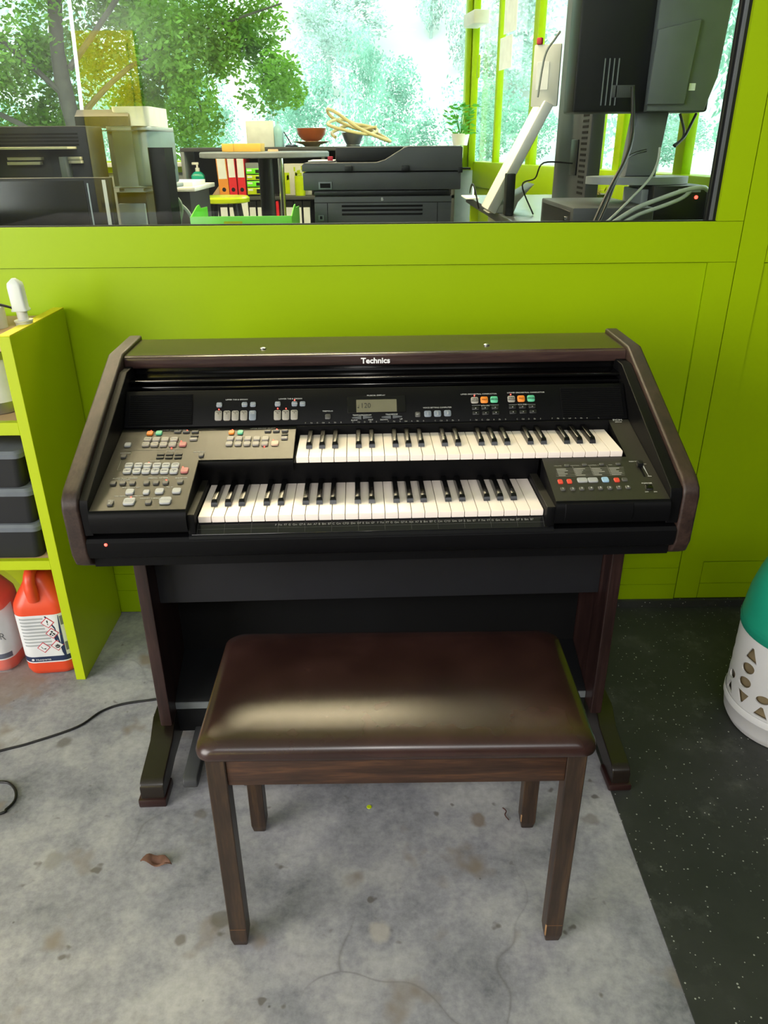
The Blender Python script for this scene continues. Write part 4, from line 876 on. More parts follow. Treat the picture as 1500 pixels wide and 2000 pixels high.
t = thing('flat_monitor', 'flat black monitor at lower left close to the glass with a pale right edge', 'monitor', (0, 0, 0))
xr = xat(224, 2.32, 400); zt = zat(347, 2.32, 100)
MB().box(-1.75, xr, 2.30, 2.335, .99, zt, .003).build('screen_housing', M['black'], t)
MB().box(xr-.019, xr-.009, 2.298, 2.2999, .995, zt-.006).build('edge_strip', M['offwhite'], t)
MB().box(xr-.062, xr-.058, 2.298, 2.2999, .995, zt-.014).build('edge_strip', M['lgrey'], t)
MB().box(-1.745, xr-.07, 2.2985, 2.2999, .995, zt-.008).build('screen', M['blackgloss'], t)
MB().box(-1.4, -1.25, 2.31, 2.45, .9605, .99, .004).build('stand', M['black'], t)

t = thing('black_copier', 'large black copier with vent slots and pale output trays at far left', 'copier', (0, 0, 0))
Y = 3.06; xr = xat(177, Y, 250); zt = zat(246, Y, 90)
MB().box(-2.3, xr-.016, Y, Y+.18, OF+.001, zt, .008).build('copier_body', M['black'], t)
vs_ = MB()
for i in range(4): z = zat(262+i*7, Y, 90); vs_.box(-1.75, xr-.05, Y-.0025, Y-.0005, z-.003, z+.003)
vs_.build('vent_slot', M['deep'], t)
z0 = zat(288, Y, 90)
MB().box(-1.9, xr-.06, Y-.10, Y-.0008, z0-.006, z0+.002, .001).build('output_tray', M['hdpe2'], t)
for a, b_, yy in ((16, 82, 309), (125, 158, 309), (16, 80, 318), (130, 160, 316)):
    MB().box(xat(a, Y-.02, yy), xat(b_, Y-.02, yy), Y-.03, Y-.0008, zat(yy, Y, 80)-.006, zat(yy, Y, 80)+.004, .001).build('paper_slot', M['hdpe2'], t)
MB().box(xat(118, Y-.06, 330), xat(130, Y-.06, 330), Y-.06, Y-.0008, zat(350, Y, 120), zat(306, Y, 120), .002).build('side_guide', M['mgrey'], t)

t = thing('grey_copier', 'grey multifunction copier with a curved right side and dark scanner lid', 'copier', (0, 0, 0))
Y = 3.26; x0 = xr-.014; x1 = xat(285, Y, 300); zt = zat(254, Y, 230); zb = zat(366, Y, 230)
arc = [(x0, Y+.02), (x0+.10, Y+.004), (x1-.12, Y), (x1-.06, Y+.01), (x1-.02, Y+.04), (x1, Y+.10), (x1+.01, Y+.45), (x0, Y+.45)]
MB().prism(arc, 'z', zb, zt, .006, 2).build('front_cover', mat('cool_grey_plastic', '#6F8383', .3), t)
MB().prism([(a*1.0, b_-.002) for a, b_ in arc], 'z', zt-.004, zt+.014, .004, 2).build('top_trim', M['lgrey'], t)
MB().prism([(a+.02, b_-.012) for a, b_ in arc], 'z', zb-.018, zb-.001, .004, 2).build('bottom_trim', M['lgrey'], t)
MB().prism([(x0, Y+.03), (x1-.03, Y+.03), (x1-.02, Y+.45), (x0, Y+.45)], 'z', OF+.001, zb-.019).build('copier_base', M['dgrey'], t)
MB().box(x1-.14, x1-.035, Y+.012, Y+.029, .8, zb-.06, .004).build('side_drawer', M['lgrey'], t)
MB().prism([(Y+.10, zt+.0145), (Y+.10, zt+.05), (Y+.14, zt+.075), (Y+.44, zt+.075), (Y+.44, zt+.0145)], 'x', xat(146, Y+.1, 240), xat(252, Y+.1, 240), .006, 2).build('scanner_lid', M['dgrey'], t)
MB().loft([rrect((xat(246, Y+.2)+xat(305, Y+.2))/2, Y+.27, .075, .15, .02, z, 4) for z in (zt+.0145, zt+.07, zt+.085)]).build('document_feeder', M['white'], t)

t = thing('slim_monitor', 'slim black monitor seen almost edge on, leaning beside the grey copier', 'monitor', (0, 0, 0))
A, B_ = at(288, 288, 2.75), at(321, 294, 2.50)
MB().loft([[Vector((A.x, A.y, z)), Vector((B_.x, B_.y, z)), Vector((B_.x+.02, B_.y+.02, z)), Vector((A.x+.02, A.y+.02, z))] for z in (.99, A.z)]).build('screen_housing', M['blackgloss'], t)
MB().box(A.x+.01, B_.x+.03, 2.56, 2.70, .9605, .99, .003).build('stand', M['black'], t)
MB().tube(spline([B_+Vector((.005, .01, -.06)), at(333, 312, 2.6), at(340, 328, 2.62), at(333, 346, 2.6), B_+Vector((.01, .015, -.12))], 6), .004, 8).build('loop_cable', M['cable'], t)
for i, (a, m_) in enumerate((([(334, 378), (350, 392), (355, 412), (352, 440)], 'cablegrey'), ([(348, 396), (366, 412), (380, 440)], 'lgrey'))):
    tag(MB().tube(spline([at(x, y, 2.8+.12*i) for x, y in a] + [Vector((at(a[-1][0], 440, 2.8+.12*i).x, 2.85+.1*i, .966))], 6), .006, 8).build('hanging_cable', M[m_], None), ('thick grey cable hanging right of the slim monitor', 'thin pale cable lying right of the thick grey one')[i], 'cable')
t = thing('side_table', 'small white table with papers between copier and dark shelf', 'table', (0, 0, 0))
Y = 3.9; a = at(326, 366, Y)
MB().box(a.x-.10, a.x+.13, Y, Y+.5, a.z-.02, a.z, .003).build('table_top', M['white'], t)
MB().box(a.x-.08, a.x+.10, Y+.02, Y+.48, OF+.001, a.z-.0205).build('pedestal', M['dgrey'], t)
tag(MB().box(a.x-.06, a.x+.115, Y+.03, Y+.33, a.z+.0005, a.z+.022, .001).build('paper_stack', M['paper'], None), 'stack of white paper on the small white table', 'paper')

# far shelf with binders
FY = 5.85
t = thing('dark_shelf', 'long low dark grey shelf full of binders under the far window', 'shelf', (0, 0, 0))
zt = zat(288, FY, 450); zm = zat(384, FY, 450); X0, X1 = xat(352, FY), .56
MB().box(X0, X1, FY, FY+.34, zt-.025, zt, .002).build('top_board', M['dgrey'], t)
MB().box(X0, X1, FY, FY+.34, zm-.025, zm, .002).build('shelf_board', M['dgrey'], t)
MB().box(X0, X1, FY, FY+.34, OF+.05, OF+.08, .002).build('shelf_board', M['dgrey'], t)
for x in (X0, -.38, X1-.025): MB().box(x, x+.025, FY, FY+.34, OF+.001, zt-.0255, .002).build('upright', M['mgrey'] if x == X0 else M['dgrey'], t)
MB().box(X0+.026, X1-.026, FY+.32, FY+.335, OF+.08, zt-.026).build('back_board', M['black'], t)
def binder(x0, x1, ytop, zb, m, label, hole=True, lab=(.05, .55), tilt=0, group=None):
    a, b_ = xat(x0, FY, 350), xat(x1, FY, 350); h = zat(ytop, FY, (x0+x1)/2)-zb
    b0 = thing('ring_binder', label, 'binder', ((a+b_)/2, FY+.01, zb+.0005 + abs(math.sin(tilt))*.035), 0, group); b0.rotation_euler = (0, tilt, 0); w_ = (b_-a)/2-.001
    MB().box(-w_, w_, 0, .26, 0, h, .002, 1).build('binder_cover', M[m], b0)
    if lab: MB().box(-w_*.82, w_*.82, -.0012, -.0002, h*(1-lab[1]), h*(1-lab[0])).build('spine_label', M['label'], b0)
    if hole: MB().lathe([(.014, 0), (.014, .0012), (.010, .0014)], 0, 0, 16).xf(Matrix.Translation((0, -.0002, h*.17)) @ Matrix.Rotation(PI/2, 4, 'X')).build('finger_hole', M['black'], b0)
binder(426, 446, 306, zm, 'binder_orange', 'orange ring binder left of the two red ones on the dark shelf', lab=(.02, .56), tilt=-.035)
binder(446, 462, 306, zm, 'binder_red', 'red ring binder next to the orange one on the dark shelf', lab=(.02, .52), tilt=-.02)
binder(463, 479, 306, zm, 'binder_red', 'red ring binder beside the green drawers on the dark shelf', lab=(.02, .52))
ROW = ((371, 388, 'black'), (389, 404, 'black'), (405, 422, 'black'), (423, 440, 'black'), (441, 457, 'black'), (463, 480, 'white'), (481, 496, 'black'), (497, 511, 'black'), (535, 541, 'binder_red'), (553, 570, 'black'), (571, 587, 'black'), (588, 604, 'black'))
NTH = ['first', 'second', 'third', 'fourth', 'fifth', 'sixth', 'seventh', 'eighth', 'ninth', 'tenth']
for i, (a, b_, m_) in enumerate(ROW):
    binder(a, b_, 393, OF+.08, m_, {'black': 'black ring binder with white label, %s black one from the left on the bottom row' % NTH[sum(1 for q in ROW[:i] if q[2] == 'black')], 'white': 'pale grey ring binder on the bottom row of the dark shelf', 'binder_red': 'thin red folder on the bottom row of the dark shelf'}[m_], hole=False, lab=(.06, .55) if m_ == 'black' else None, group='black binders on the bottom row' if m_ == 'black' else None)
t = thing('drawer_unit', 'small green desktop drawer unit standing beside the red binders', 'drawers', (0, 0, 0))
a, b_ = xat(480, FY, 350), xat(512, FY, 350); zz = [zat(y, FY, 495) for y in (381, 366, 353, 341, 328)]; 
MB().box(a, b_, FY+.03, FY+.28, zm+.0005, zat(318, FY, 495), .003).build('drawer_case', M['mgrey'], t)
for i in range(4):
    d_ = MB().box(a+.006, b_-.006, FY+.004, FY+.0295, zz[i]+.004, zz[i+1]-.003, .002).build('drawer', M['green'] if i % 2 else M['lime_gloss'], t)
    MB().box(a+.012, a+.045, FY+.002, FY+.0038, zz[i+1]-.022, zz[i+1]-.010).build('drawer_label', M['label'], d_)
    MB().box(b_-.045, b_-.012, FY+.002, FY+.0038, zz[i]+.010, zz[i+1]-.012).build('finger_slot', M['black'], d_)
t = thing('pump_bottle', 'teal hand sanitizer pump bottle on the dark shelf', 'bottle', (xat(377, FY), FY+.09, zm+.0005))
MB().loft([rrect(0, 0, .046, .03, .012, z, 4) for z in (0, .12, .135)] + [rrect(0, 0, .030, .022, .012, .155, 4), rrect(0, 0, .016, .016, .010, .162, 4)]).build('bottle_body', M['skyblue'], t)
MB().box(-.030, .024, -.0318, -.0305, .015, .105).build('bottle_label', M['label'], t)
MB().lathe([(.016, .1625), (.016, .185), (.007, .187), (.007, .205)], 0, 0, 16).build('pump_collar', M['white'], t)
MB().box(-.036, .012, -.010, .010, .2052, .222, .004).build('pump_head', M['white'], t)
tag(MB().prism([(xat(403, FY), zm+.001), (xat(424, FY), zm+.001), (xat(421, FY), zat(362, FY, 420))], 'y', FY+.03, FY+.06).build('folded_card', M['board'], None), 'folded beige card standing left of the orange binder', 'card')
t = thing('patterned_box', 'white magazine box with green pattern on the dark shelf', 'box', (0, 0, 0))
a, b_ = xat(553, FY, 350), xat(606, FY, 350)
MB().box(a, b_, FY+.10, FY+.30, zm+.0005, zat(320, FY, 580), .002).build('box_body', M['offwhite'], t)
pm_ = MB(); rq = random.Random(2)
for i in range(14): x, z = rq.uniform(a+.01, b_-.03), rq.uniform(zm+.10, zat(324, FY, 580)-.03); pm_.box(x, x+.012, FY+.0985, FY+.0998, z, z+.028)
pm_.box(a, a+.035, FY+.0985, FY+.0998, zm+.01, zm+.15); pm_.build('box_pattern', M['lime_gloss'], t)
t = thing('lime_can', 'lime green ribbed can standing in front of the patterned box', 'can', (xat(581, FY-.02), FY+.05, zm+.0005))
MB().lathe([(.036, 0)] + [(.036+(.0016 if i % 2 else 0), .008+i*.012) for i in range(10)] + [(.036, .128), (.033, .130)], 0, 0, 24).build('can_body', M['lime_gloss'], t)

# round table and stool
TY = 4.6
t = thing('round_table', 'high round table with black post and pale top edge', 'table', (xat(517, TY), TY, OF))
zt = zat(296, TY, 517)-OF
MB().lathe([(.335, zt-.03), (.352, zt-.026), (.352, zt-.006), (.346, zt-.0002), (.30, zt)], 0, 0, 48).build('table_top', M['mgrey'], t)
MB().lathe([(.04, .03), (.04, zt-.031)], 0, 0, 20).build('post', M['black'], t)
MB().lathe([(.28, .001), (.28, .015), (.06, .03)], 0, 0, 32).build('base_plate', M['black'], t)
tag(MB().lathe([(.018, OF+.002), (.018, 1.26)], xat(547, 5.2), 5.2, 16).build('chrome_post', M['chrome'], None), 'polished metal post just right of the black table post', 'post')
t = thing('card_box', 'flat yellow cardboard box on the round table', 'box', (0, 0, zt+OF))
MB().box(xat(442, TY), xat(515, TY), TY-.12, TY+.06, .0008, .040, .001).build('box_body', M['card'], t)
MB().box(xat(464, TY), xat(464.6, TY), TY-.1206, TY-.1202, .002, .039).build('box_seam', M['bowl'], t)
tag(MB().lathe([(.03, zt+OF+.0006), (.026, zt+OF+.012)], xat(538, TY), TY-.1, 12).build('wood_chip', M['board'], None), 'small pale wooden disc on the round table edge', 'disc')
SY = 5.3
t = thing('bar_stool', 'bar stool with glossy lime seat and black legs', 'stool', (xat(431, SY), SY, OF))
zs = zat(383, SY, 431)-OF
MB().lathe([(.140, zs-.040), (.158, zs-.034), (.160, zs-.012), (.150, zs), (.05, zs-.004)], 0, 0, 40).build('seat', M['lime_gloss'], t)
for sx in (-1, 1):
    for sy in (-1, 1): MB().tube([(sx*.075, sy*.075, zs-.0405), (sx*.16, sy*.16, .002)], .016, 10).build('leg', M['black'], t)
MB().tube([(.125*math.cos(a*PI/12), .125*math.sin(a*PI/12), .32) for a in range(24)], .008, 8, closed=True).build('foot_ring', M['black'], t)

# things on the dark shelf's top
zt = zat(288, FY, 450)+.0006
tag(MB().box(xat(484, FY+.1), xat(537, FY+.1), FY+.1, FY+.22, zt, zt+.165, .002).build('white_box', M['white'], None), 'plain white box on the dark shelf in front of the window', 'box')
t = thing('water_bottle', 'pale blue clear bottle right of the white box', 'bottle', (xat(547, FY+.12), FY+.12, zt))
MB().lathe([(.034, 0), (.036, .004), (.034, .06), (.036, .10), (.030, .125), (.012, .145), (.012, .16)], 0, 0, 20).build('bottle_body', mat('pale_blue_plastic', '#A6D4DE', .2), t)
t = thing('desk_microphone', 'small black goose-neck device right of the pale blue bottle', 'microphone', (xat(570, FY+.1), FY+.1, zt))
MB().lathe([(.045, 0), (.045, .008), (.02, .016)], 0, 0, 20).build('device_base', M['black'], t)
MB().tube([(0, 0, .014), (-.02, 0, .05), (-.048, 0, .095)], .004, 8).build('goose_neck', M['black'], t)
t = thing('wooden_bowl', 'turned brown wooden bowl standing on a fluted glass dish', 'bowl', (xat(610, FY+.12), FY+.12, zt+.034))
MB().lathe([(.045, 0), (.07, .012), (.098, .045), (.104, .082), (.100, .084), (.092, .046), (.06, .016)], 0, 0, 36).build('bowl_body', M['bowl'], t)
t = thing('glass_dish', 'fluted pale glass dish under the brown wooden bowl', 'dish', (xat(610, FY+.12), FY+.12, zt))
g = MB(); g.loft([[Vector((r*(1+.05*f*math.cos(14*a))*math.cos(a), r*(1+.05*f*math.cos(14*a))*math.sin(a), z)) for a in [2*PI*i/84 for i in range(84)]] for r, z, f in ((.05, 0, 0), (.06, .012, .2), (.10, .024, .8), (.128, .032, 1), (.125, .0335, 1), (.06, .020, .3))]); g.build('dish_body', M['board'], t)
t = thing('steel_pot', 'brushed steel pot holding a coil of cream hose', 'pot', (xat(690, FY+.12), FY+.12, zt))
MB().lathe([(.048, 0), (.05, .008), (.046, .011), (.060, .035), (.080, .080), (.083, .088), (.079, .088), (.056, .04), (.03, .016)], 0, 0, 36).build('pot_body', M['steel'], t)
hp = [at(x, y, Y_) for x, y, Y_ in ((655, 268, 5.9), (650, 258, 5.98), (690, 243, 6.02), (735, 252, 5.95), (720, 262, 5.86), (672, 254, 5.82), (640, 242, 5.92), (668, 233, 6.05), (705, 247, 6.05), (740, 262, 5.98), (762, 276, 5.9), (740, 268, 5.85), (700, 250, 5.86), (660, 222, 5.92), (640, 213, 6.0), (650, 230, 6.02), (700, 252, 6.0), (735, 248, 5.92))]
tag(MB().tube(spline(hp, 8), .011, 8).build('hose_coil', M['hose'], None, 80), 'coil of cream garden hose piled loosely over the steel pot', 'hose')
t = thing('house_plant', 'leafy green potted plant in the corner of the far window', 'plant', (xat(898, FY+.15), FY+.15, zt))
MB().lathe([(.05, 0), (.065, .075), (.06, .075)], 0, 0, 20).build('pot', M['white'], t)
g = MB(); rq = random.Random(4)
for i in range(90):
    a, r, z = rq.uniform(0, 6.28), rq.uniform(.02, .13), rq.uniform(.07, .26); c_ = Vector((r*math.cos(a), r*math.sin(a), z)); d = Vector((math.cos(a), math.sin(a), rq.uniform(-.4, .6))).normalized()*rq.uniform(.02, .035); s_ = d.cross(Vector((rq.uniform(-1, 1), rq.uniform(-1, 1), 1))).normalized()*.014
    g.poly([c_-d, c_+s_, c_+d*1.2, c_-s_])
stuff(g.build('foliage', M['leaf_house'], t, 0))
for i in range(5): MB().tube([(0, 0, .06), (.05*math.cos(i*1.3), .05*math.sin(i*1.3), .20)], .003, 6).build('stem', M['leaf_house'], t)

# lime letter tray and black printer on the desk
Y = 2.42; a, b_ = at(371, 423, Y), at(570, 426, Y)
t = thing('letter_tray', 'bright green plastic letter tray close to the glass', 'tray', (0, 0, 0))
MB().box(a.x, b_.x, Y-.003, Y, .9605, a.z, .001).build('tray_front', M['green'], t)
MB().box(a.x, b_.x, Y+.0005, Y+.25, .9605, .964).build('tray_floor', M['green'], t)
for x, k in ((a.x, 1), (b_.x-.003, -1)):
    MB().prism([(Y+.0005, .9645), (Y+.0005, a.z-.003), (Y+.05, a.z+.010), (Y+.10, a.z+.022), (Y+.13, a.z+.024), (Y+.15, a.z+.012), (Y+.25, a.z+.01), (Y+.25, .9645)], 'x', x, x+.003).build('tray_side', M['green'], t)
MB().box(a.x+.10, a.x+.155, Y-.0042, Y-.0032, a.z-.022, a.z-.014, .0003, 1).build('embossed_mark', M['lime_gloss'], t)

t = thing('black_printer', 'black multifunction printer seen from behind in the middle of the window', 'printer', (0, 0, 0))
Y = 2.72; X = lambda x: xat(x, Y, 350); Z = lambda y: zat(y, Y, 750)
MB().prism([(X(591), Z(334)), (X(591), Z(322)), (X(596), Z(317)), (X(735), Z(317)), (X(752), Z(312)), (X(790), Z(288)), (X(797), Z(286)), (X(898), Z(286)), (X(901), Z(289)), (X(901), Z(334))], 'y', Y-.012, Y+.30, .003, 2).build('document_feeder', M['dgrey'], t)
MB().box(X(655), X(789), Y+.06, Y+.29, Z(316), Z(287), .004).build('feeder_tray', M['black'], t)
MB().box(X(592), X(900), Y-.004, Y+.31, Z(371), Z(336), .004).build('scanner_unit', M['dgrey'], t)
MB().box(X(612), X(880), Y+.002, Y+.31, Z(382), Z(372), .003).build('neck_band', M['black'], t)
bd = MB().box(X(612), X(883), Y-.002, Y+.33, .9605, Z(383), .004).build('printer_body', M['dgrey'], t)
for x in (674, 784): MB().box(X(x), X(x+15), Y-.020, Y-.0125, Z(334), Z(323), .002).build('hinge', M['black'], t)
MB().box(X(893), X(902), Y-.017, Y-.0125, Z(338), Z(327), .001).build('latch', M['black'], t)
MB().box(X(898), X(920), Y+.02, Y+.05, Z(333), Z(329), .001).build('side_lever', M['black'], t)
MB().box(X(622), X(648), Y-.0075, Y-.0045, Z(369), Z(354), .001).build('socket_frame', M['mgrey'], t)
MB().box(X(625), X(645), Y-.0085, Y-.0078, Z(366), Z(357)).build('socket', M['deep'], t)
v_ = MB()
for y in (402, 410, 418): v_.box(X(666), X(826), Y-.0034, Y-.0022, Z(y+2), Z(y-2))
v_.build('vent_slot', M['deep'], bd)
v_ = MB(); v_.box(X(612), X(883), Y-.003, Y-.0022, Z(395.6), Z(394.4)).box(X(637), X(638), Y-.003, Y-.0022, .97, Z(396)).box(X(855), X(856), Y-.003, Y-.0022, .97, Z(396)); v_.build('seam', M['deep'], bd)
MB().box(X(619), X(630), Y-.0045, Y-.0022, Z(430), Z(419), .0008).build('socket', M['mgrey'], bd)
MB().box(X(622), X(627), Y-.0052, Y-.0047, Z(427), Z(421)).build('socket_hole', M['deep'], bd)
text('B', .014, Matrix.Translation((X(746), Y-.0028, Z(389))) @ Matrix.Rotation(PI/2, 4, 'X'), M['print'], bd)
t = thing('paper_sheets', 'white sheets lying in the feeder on top of the black printer', 'paper', (0, 0, 0))
MB().box(X(600), X(652), Y+.07, Y+.28, Z(315.6), Z(313.6), .0005, 1).build('sheet', M['paper'], t)
MB().box(X(640), X(650), Y+.04, Y+.056, Z(313.4), Z(305), .001).build('index_tab', M['red'], t)

# ------------------------------------------------------------------ service counter on the right
t = thing('service_counter', 'steel topped service counter running back on the right', 'counter', (0, 0, 0))
MB().box(.482, .99, 2.12, 4.4, 1.025, 1.06, .003).build('counter_top', M['steel'], t)
MB().box(.60, .95, 2.14, 4.35, OF+.001, 1.0245).build('counter_body', mat('beige_panel', '#C9C2A4', .6), t)
for y in (2.3, 4.32): MB().box(.50, .54, y-.02, y+.02, OF+.001, 1.0245).build('leg', M['lime'], t)

t = thing('touch_terminal', 'black touch screen terminal seen edge on with white slanted stand on the counter', 'monitor', (0, 0, 0))
A = at(958, 366, 3.3); A.z = 1.062; T = at(1066, 204, 3.3)
d = (T-A); d.y = 0; L = d.length; an = math.atan2(d.z, d.x)
SMx = Matrix.Translation(A) @ Matrix.Rotation(-an, 4, 'Y')
MB().box(0, L, -.10, .10, -.012, .026, .006).xf(SMx).build('slanted_stand', M['white'], t)
MB().prism([(A.x-.015, 1.0605), (A.x+.085, 1.0605), (A.x+.10, 1.10), (A.x+.16, 1.165), (A.x+.05, 1.10)], 'y', 3.215, 3.385, .003).build('stand_foot', M['offwhite'], t)
MB().box(.742, .79, 2.92, 3.46, 1.09, 2.1, .006).build('screen_housing', M['dgrey'], t)
v_ = MB()
for i in range(46): v_.box(.7405, .7418, 2.95, 3.03, 1.14+i*.018, 1.148+i*.018)
v_.build('vent_slot', M['deep'], t)
MB().box(.791, .794, 2.94, 3.44, 1.11, 2.08).build('screen', M['blackgloss'], t)
pz0, pz1 = T.z-.01, zat(86, 3.22, 1070); PM = Matrix.Translation((at(1067, 140, 3.22).x, 3.22, 0)) @ Matrix.Rotation(math.radians(-28), 4, 'Z')
pl_ = MB().box(-.052, .050, 0, .012, pz0, pz1, .004).xf(PM).build('mount_plate', M['offwhite'], t)
MB().box(-.036, .010, -.0022, -.0004, pz0+.055, pz1-.055, .0004, 1).xf(PM).build('paper_note', M['paper'], pl_)
MB().box(-.044, -.024, -.004, .014, pz1+.0005, pz1+.022, .003).xf(PM).build('clip', M['red'], pl_)
MB().box(-.02, .02, .0125, .10, (pz0+pz1)/2-.03, (pz0+pz1)/2+.03, .003).xf(PM).build('mount_arm', M['dgrey'], t)
MB().box(.735, .7415, 3.06, 3.16, 1.20, 1.32, .003).build('socket_panel', M['black'], t)
MB().box(.715, .79, 3.1, 3.3, 1.0605, 1.0895).build('housing_foot', M['dgrey'], t)
tag(MB().box(xat(990, 3.12), xat(1007, 3.12), 3.08, 3.14, 1.0605, zat(338, 3.12, 1000), .004).build('power_adapter', M['black'], None), 'small black adapter beside the white stand foot', 'adapter')
tag(MB().tube(spline([Vector((.60, 3.10, 1.064)), at(1020, 362, 3.1), at(1045, 348, 3.1), at(1062, 318, 3.08), Vector((.733, 3.10, 1.24))], 6), .003, 6).build('adapter_cable', M['cable'], None), 'thin black cable from the adapter up to the terminal', 'cable')
tag(MB().tube(spline([at(1050, 190, 3.14), at(1064, 110, 3.12), at(1084, 76, 3.08), at(1094, 62, 3.05)], 6), .004, 6).build('terminal_cable', M['cablegrey'], None), 'grey cable hanging over the paper note of the terminal', 'cable')
tag(MB().tube(spline([at(918, 372, 3.9)+Vector((0, 0, -.01)), at(920, 365, 3.6), at(925, 362, 3.4), Vector((A.x-.03, 3.40, 1.0645))], 6) , .0035, 6).build('edge_cable', M['cable'], None), 'black cable hanging over the counter edge', 'cable')
tag(MB().box(xat(912, 4.1), xat(938, 4.1), 4.05, 4.3, 1.0605, 1.066).build('loose_papers', M['paper'], None), 'loose white papers at the far end of the steel counter', 'paper')

t = thing('cash_drawer', 'dark grey cash drawer at the front of the steel counter', 'cash drawer', (0, 0, 0))
MB().box(.548, .775, 2.26, 2.70, 1.0605, 1.146, .004).build('drawer_case', M['dgrey'], t)
f_ = MB().box(.5465, .5478, 2.29, 2.67, 1.07, 1.135, .0005, 1).build('drawer_front', M['black'], t)
MB().lathe([(.008, 0), (.008, .004)], 0, 0, 14).xf(Matrix.Translation((.5464, 2.34, 1.11)) @ Matrix.Rotation(-PI/2, 4, 'Y')).build('lock', M['chrome'], f_)
t = thing('mini_computer', 'black mini computer with red light under the oval stand plate', 'computer', (0, 0, 0))
MB().box(.80, .955, 2.36, 2.60, 1.0605, 1.196, .004).build('computer_case', M['black'], t)
MB().box(.778, .7995, 2.40, 2.58, 1.0605, 1.185, .003).build('side_box', M['mgrey'], t)
MB().lathe([(.005, 0), (.005, .002)], 0, 0, 12).xf(Matrix.Translation((.925, 2.3598, 1.165)) @ Matrix.Rotation(PI/2, 4, 'X')).build('indicator_lamp', M['led'], t)
for x in (.87, .905): MB().box(x, x+.03, 2.357, 2.3595, 1.178, 1.188, .0005, 1).build('port', M['mgrey'], t)
t = thing('display_stand', 'big dark display seen from behind on a grey column with oval base plate', 'monitor', (0, 0, 0))
Y = 2.40; X = lambda x: xat(x, Y, 200); Z = lambda y: zat(y, Y, 1260)
g = MB(); g.loft([[Vector((X(1282)+.152*math.cos(a), Y+.09+.10*math.sin(a), z)) for a in [2*PI*i/48 for i in range(48)]] for z in (1.197, 1.217)]); g.build('base_plate', M['mgrey'], t)
MB().prism([(X(1250), 1.2175), (X(1315), 1.2175), (X(1326), Z(205)), (X(1262), Z(205))], 'y', Y+.06, Y+.13, .006, 2).build('column', M['backgrey'], t)
MB().box(X(1122), X(1390), Y+.02, Y+.14, Z(219), 2.2, .008).build('display_case', M['black'], t)
MB().prism([(X(1262), Z(218)), (X(1375), Z(218)), (X(1392), Z(150)), (X(1398), Z(0)), (X(1400), 2.0), (X(1262), 2.0)], 'y', Y-.012, Y+.0195, .006, 2).build('rear_cover', M['backgrey'], t)
MB().prism([(X(1262), Z(60)), (X(1340), Z(40)), (X(1330), Z(205)), (X(1258), Z(205))], 'y', Y-.028, Y-.0125, .004, 2).build('column_cover', M['backgrey'], t)
MB().box(X(1338), X(1350), Y-.0138, Y-.0124, Z(178), Z(164)).build('type_plate', M['label'], t)
MB().box(X(1195), X(1240), Y+.016, Y+.0195, Z(190), Z(165), .001).build('type_plate', M['dgrey'], t)
for i in range(4): MB().box(X(1176+i*9), X(1178+i*9), Y+.016, Y+.0195, Z(205), Z(112)).build('edge_rib', M['mgrey'], t)
t = thing('grey_case', 'grey plastic case at the right end of the counter', 'case', (0, 0, 0))
MB().box(.965, 1.10, 2.30, 2.52, 1.0605, zat(378, 2.30, 1350), .006).build('case_body', M['mgrey'], t)
MB().box(.975, .995, 2.294, 2.2995, 1.065, 1.13, .002).build('case_slot', M['deep'], t)
for nm_, lb, m_, r_, pp in (
    ('black_cable', 'thick black cable falling from the display to the counter front', 'cable', .006, [(1236, 170, 2.38), (1235, 260, 2.34), (1222, 310, 2.28), (1196, 360, 2.22), (1172, 410, 2.18), (1160, 437, 2.16)]),
    ('branch_cable', 'black cable arching from the column to the thick black cable', 'cable', .004, [(1262, 294, 2.35), (1240, 300, 2.33), (1222, 312, 2.30), (1206, 345, 2.25), (1185, 400, 2.20), (1168, 437, 2.17)]),
    ('hook_cable', 'black cable hooked behind the column on the right', 'cable', .004, [(1328, 222, 2.45), (1336, 255, 2.45), (1332, 272, 2.44), (1316, 284, 2.42)]),
    ('link_cable', 'black cable from the display corner down to the column', 'cable', .004, [(1360, 222, 2.45), (1348, 246, 2.44), (1336, 268, 2.43), (1318, 286, 2.41)]),
    ('grey_cable', 'thin grey cable curving down across the mini computer', 'cablegrey', .0035, [(1289, 288, 2.34), (1284, 318, 2.33), (1268, 350, 2.31), (1230, 390, 2.26), (1200, 420, 2.22), (1180, 437, 2.20)]),
    ('pale_cable', 'thick pale cable running low from right to left over the counter', 'cablegrey', .006, [(1383, 372, 2.27), (1372, 366, 2.25), (1340, 371, 2.24), (1290, 388, 2.22), (1240, 408, 2.20), (1194, 437, 2.18)]),
    ('lower_pale_cable', 'second pale cable just below the thick pale one', 'cablegrey', .0055, [(1348, 374, 2.26), (1330, 388, 2.24), (1290, 404, 2.22), (1250, 418, 2.20), (1214, 437, 2.18)])):
    tag(MB().tube(spline([at(*p) for p in pp], 6), r_, 8).build(nm_, M[m_], None, 80), lb, 'cable')
t = thing('moss_bowl', 'shallow bowl of dry moss behind the cash drawer', 'bowl', (xat(1160, 3.62), 3.62, 1.0605))
MB().lathe([(.03, 0), (.06, .02), (.075, .045), (.068, .04)], 0, 0, 24).build('bowl_body', M['mgrey'], t)
g = MB(); rq = random.Random(8)
for i in range(120):
    a, r = rq.uniform(0, 6.28), rq.uniform(0, .075); c_ = Vector((r*math.cos(a), r*math.sin(a), .035+rq.uniform(0, .03))); d = Vector((rq.uniform(-1, 1), rq.uniform(-1, 1), rq.uniform(-.2, .8))).normalized()*.02; s_ = d.cross(Vector((0, 0, 1))).normalized()*.003
    g.poly([c_-d, c_+s_, c_+d, c_-s_])
stuff(g.build('moss', M['soil'], t, 0))
